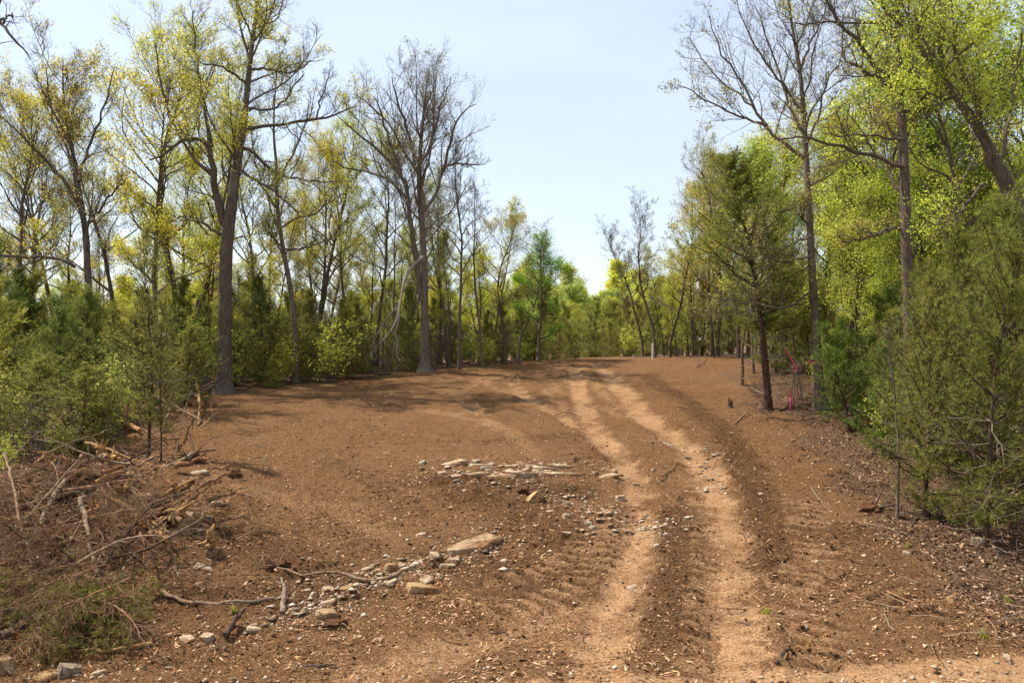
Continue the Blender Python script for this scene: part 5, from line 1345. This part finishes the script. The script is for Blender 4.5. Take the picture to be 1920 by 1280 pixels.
# ------------------------------------------------------------------ tape, stake, stump
m_pink, nt, b = mat('pink_tape')
b.inputs['Base Color'].default_value = (.85, .045, .17, 1); b.inputs['Roughness'].default_value = .45
tc = N(nt, 'ShaderNodeTexCoord'); nn = noise(nt, 30, 3, tc.outputs['Object'])
nt.links.new(ramp(nt, nn, [(.3, (.62, .035, .12)), (.7, (.85, .11, .25))]), b.inputs['Base Color'])
def ribbon(pts, w, label, name='marking_tape', seed=0, strands=2):
    rg = np.random.default_rng(seed)
    o = thing(name, tuple(pts[0]), label, 'tape')
    for s in range(strands):
        q = resample(np.concatenate([np.asarray(pts) - pts[0], np.zeros((len(pts), 1))], 1), 18)[:, :3]
        q = q + np.array([.05 * s, .04 * s, 0]) * np.linspace(0, 1, 18)[:, None] + rg.normal(0, .008, q.shape)
        tw = np.linspace(0, 3 + 2 * rg.random(), 18) + s
        side = np.stack([np.cos(tw), np.sin(tw) * .6, np.sin(tw) * .5], 1) * w / 2
        V = np.concatenate([q - side, q + side, q - side + np.array([0, .003, 0]), q + side + np.array([0, .003, 0])])
        n = 18; i = np.arange(n - 1)
        Q = np.concatenate([np.stack([i, i + 1, n + i + 1, n + i], 1), np.stack([2 * n + i, 3 * n + i, 3 * n + i + 1, 2 * n + i + 1], 1)])
        mb = MB(); mb.add(V, q=Q)
        link('tape_tail', mb.mesh('tape_tail', m_pink, True), o)
    return o
ribbon([at(1472, 652, 29.2), at(1480, 668, 29.2), at(1488, 682, 29.2), at(1494, 696, 29.2)], .065, 'two-tailed pink marking tape fluttering left of the tape-banded oak', seed=1)
ribbon([at(1484, 732, 29.0), at(1482, 746, 29.0), at(1481, 758, 29.0), at(1482, 770, 29.0)], .06, 'pink marking tape hanging straight down on a low twig', seed=2)
stick_obj('sapling', [at(1483, 784, 29.1), at(1484, 740, 29.1), at(1490, 700, 29.25), at(1471, 650, 29.25), at(1468, 600, 29.25)], (.014, .006), M_OAK, 'thin dark sapling that carries the two pink tapes', 'sapling', seed=40, knots=7)
p = at(1534, 679, 30.0)
mb = MB(); a = np.linspace(0, 2 * math.pi, 25); r_ = 24 / 2 / F * 30 * 1.09
ring = np.stack([np.cos(a) * r_, np.sin(a) * r_, a * 0], 1)
zz = np.repeat([-.022, .022], 25)[:, None] * np.array([0, 0, 1])
i = np.arange(24)
mb.add(np.concatenate([ring, ring * 1.0]) + zz + rng.normal(0, .004, (50, 3)), q=np.stack([i, i + 1, 25 + i + 1, 25 + i], 1))
tb = thing('marking_tape', tuple(p), 'pink marking tape tied round the grey oak trunk at the right border', 'tape')
link('band', mb.mesh('band', m_pink, True), tb)
mk = MB(); kq = np.array([[-r_, -r_ * .3, 0], [-r_ - .08, -r_ * .5, .05], [-r_ - .16, -r_ * .6, .03], [-r_ - .20, -r_ * .6, -.04]]); tubes(kq[None], np.array([[.03, .02, .03, .012]]), 5, mk)
link('knot', mk.mesh('knot', m_pink, True), tb)
m_white, nt, b = mat('white_paint'); tc = N(nt, 'ShaderNodeTexCoord')
nt.links.new(ramp(nt, noise(nt, 9, 4, tc.outputs['Object']), [(.3, (.55, .52, .48)), (.6, (.80, .79, .76))]), b.inputs['Base Color'])
p = hit(1223, 675)
bm = bmesh.new(); bmesh.ops.create_cube(bm, size=1); bmesh.ops.scale(bm, verts=bm.verts, vec=(.11, .05, 1.15)); bmesh.ops.translate(bm, verts=bm.verts, vec=(0, 0, .45))
for w in bm.verts:
    if w.co.z < 0: w.co.x *= .3
bmesh.ops.bevel(bm, geom=bm.edges[:], offset=.006, segments=1, affect='EDGES')
me = bpy.data.meshes.new('stake'); bm.to_mesh(me); bm.free(); me.materials.append(m_white)
st = tag(link('survey_stake', me, None, tuple(p)), 'small white stake standing on the crest right of the skyline gap', 'stake'); st.rotation_euler = (0, .04, .3)
p = hit(1369, 764)
sm = thing('stump', tuple(p), 'short dark broken stump at the right border of the clearing', 'stump')
q = np.array([[0, 0, -.1], [0, 0, .05], [.01, 0, .15], [.015, 0, .24]])
mk = MB(); cap_tube(q, np.array([.15, .11, .10, .085]), 10, mk, jit=.012)
link('trunk', mk.mesh('stump_trunk', M_CEDARBARK, True), sm)
for k in range(4):
    mk = MB(); x = .06 * math.cos(k * 1.7); y = .06 * math.sin(k * 1.7)
    cap_tube(np.array([[x, y, .2], [x * 1.1, y, .28], [x * 1.2, y * 1.2, .30 + .06 * (k % 3)]]), np.array([.03, .022, .006]), 5, mk, jit=.003)
    link('splinter', mk.mesh('splinter', M_CEDARBARK, False), sm)
for k, (u, v, lab) in enumerate([(1435, 1150, 'tiny yellow-green seedling on soil right of the right track'), (1668, 888, 'tiny yellow seedling in litter left of the thin crooked sapling'), (1845, 1198, 'small green seedling in litter at lower right'), (1890, 1130, 'small green tuft at the right edge of the litter'), (440, 1148, 'sprig of green below the long curved grey stick'), (1700, 1025, 'yellow-green sprig below the thin crooked sapling'), (1440, 700, 'yellow-leaved sprig behind the tall cedar foot')]):
    one('seedling0', u, v, .13, 'seedling', lab, (.36, .38, .06), 'seedling', rz=k)

# ------------------------------------------------------------------ what nobody could count: chips, clods, dry leaves, gravel
def flakes(n, ylo, yhi, size, asp, mask, mbx, rg, lift=.01, tilt=.35, fold=0.0, pw=1.0):
    y = ylo * (yhi / ylo) ** (rg.random(n) ** pw)
    x = rg.uniform(-.70, .70, n) * y
    zf_, du, da, li = surface(x, y)
    k = rg.random(n) < mask(x, y, du, da, li)
    x, y, zf_ = x[k], y[k], zf_[k]
    z = gz(x, y) + zf_ + lift
    m = len(x)
    a = rg.random(m) * 6.283
    d = norm(np.stack([np.cos(a), np.sin(a), rg.normal(0, tilt, m)], 1))
    s = norm(np.cross(d, norm(np.stack([rg.normal(0, tilt, m), rg.normal(0, tilt, m), np.ones(m)], 1))))
    L = size * (.45 + 1.1 * rg.random(m) ** 2)[:, None]; W = L * asp
    C = np.stack([x, y, z], 1)
    up = np.cross(s, d)
    up = np.where(up[:, 2:3] < 0, -up, up)
    V = np.stack([C - d * L / 2 - s * W * .3, C - s * W / 2 * 0 + s * W / 2 + up * L * fold, C + d * L / 2, C - s * W / 2 + up * L * fold], 1)
    mbx.add(V.reshape(-1, 3), q=np.arange(m * 4).reshape(m, 4), r=np.repeat(rg.random(m), 4))
rl = np.random.default_rng(5)
mb = MB()
flakes(90000, 10.4, 46, .060, .38, lambda x, y, du, da, li: np.where((x > edge_l(y) - 2) & (x < edge_r(y) + 1), np.clip(.55 + 1.6 * vnoise(x / 1.2 + 7, y / 1.2) + .8 * vnoise(x / .4, y / .4), .06, 1) * (1 - .75 * np.clip(du, 0, 1)), 0), mb, rl)
flakes(30000, 10.4, 24, .11, .20, lambda x, y, du, da, li: np.clip(.45 + 1.8 * vnoise(x / 1.5 + 37, y / 1.5), .04, 1) * (1 - .8 * np.clip(du, 0, 1)), mb, rl)
tag(link('wood_chips', mb.mesh('wood_chips', M_CHIP)), 'shredded bark and wood chips strewn over the cleared soil', 'wood chips', kind='stuff')
mb = MB()
flakes(80000, 10.6, 44, .08, .6, lambda x, y, du, da, li: np.clip(li, 0, 1), mb, rl, lift=.018, tilt=.5, fold=.16)
flakes(14000, 10.6, 30, .08, .6, lambda x, y, du, da, li: .25 * (1 - du), mb, rl, lift=.018, tilt=.5, fold=.16)
tag(link('leaf_litter', mb.mesh('leaf_litter', M_LITTER)), 'dry brown and pinkish fallen leaves on the wood floor', 'leaf litter', kind='stuff')
def bits(n, ylo, yhi, size, mask, m, rg, name, label, flat=.7):
    y = ylo * (yhi / ylo) ** rg.random(n); x = rg.uniform(-.70, .70, n) * y
    zf_, du, da, li = surface(x, y)
    k = rg.random(n) < mask(x, y, du, da, li)
    x, y, zf_ = x[k], y[k], zf_[k]; c = len(x)
    L = size * (.4 + 1.4 * rg.random(c) ** 3)
    o8 = np.array([[1, 0, 0], [0, 1, 0], [-1, 0, 0], [0, -1, 0], [0, 0, 1], [0, 0, -1.]])
    V = o8[None] * (.65 + .7 * rg.random((c, 6, 1))) + rg.normal(0, .18, (c, 6, 3))
    a = rg.random(c) * 6.283; ca, sa = np.cos(a)[:, None], np.sin(a)[:, None]
    V = np.stack([V[..., 0] * ca - V[..., 1] * sa, V[..., 0] * sa + V[..., 1] * ca, V[..., 2] * flat], -1) * L[:, None, None] * .5
    V += np.stack([x, y, gz(x, y) + zf_ + L * .1], 1)[:, None]
    T = np.array([[0, 1, 4], [1, 2, 4], [2, 3, 4], [3, 0, 4], [1, 0, 5], [2, 1, 5], [3, 2, 5], [0, 3, 5]])
    mbx = MB(); mbx.add(V.reshape(-1, 3), t=(T[None] + np.arange(c)[:, None, None] * 6).reshape(-1, 3), r=np.repeat(rg.random(c), 6))
    tag(link(name, mbx.mesh(name, m)), label, name.replace('_', ' '), kind='stuff')
bits(26000, 10.4, 36, .055, lambda x, y, du, da, li: np.clip(.05 + .75 * da - .25 * du, 0.01, 1) * (x > edge_l(y) - 2) * (x < edge_r(y) + 2), M_CLOD, rl, 'soil_crumbs', 'dark crumbs of turned soil scattered over the clearing')
wr_ = wline([(560, 1150), (690, 1090), (800, 1055), (930, 1015)]); wr2 = wline([(800, 890), (950, 900), (1080, 940), (1150, 970), (1240, 990)]); wr3 = wline([(1240, 830), (1330, 850), (1340, 915)])
def gmask(x, y, du, da, li):
    q = np.minimum(np.minimum(pdist(x, y, wr_)[0], pdist(x, y, wr2)[0]), pdist(x, y, wr3)[0] * 1.6)
    return .012 + 1.0 * np.exp(-(q / .6) ** 2) + .22 * np.exp(-((y - 10.9) / .35) ** 2)
bits(14000, 11, 30, .12, lambda *a: gmask(*a) - .012 - .22 * np.exp(-((a[1] - 10.9) / .35) ** 2), M_GRAVEL, rl, 'limestone_rubble', 'broken limestone rubble along the rock rows', .32)
bits(60000, 10.4, 34, .05, gmask, M_GRAVEL, rl, 'gravel', 'small pale limestone gravel round the rock rows')

# look-alikes that lie in one row or patch: say which one, counted from the left of the picture
same = {}
for o in col.objects:
    if o.parent is None and 'label' in o and 'group' in o: same.setdefault(o['label'], []).append(o)
for lab, lst in same.items():
    if len(lst) > 1:
        for k, o in enumerate(sorted(lst, key=lambda q: q.location.x / q.location.y)):
            o['label'] = '%s, %s from the left' % (lab, ordinal(k + 1))
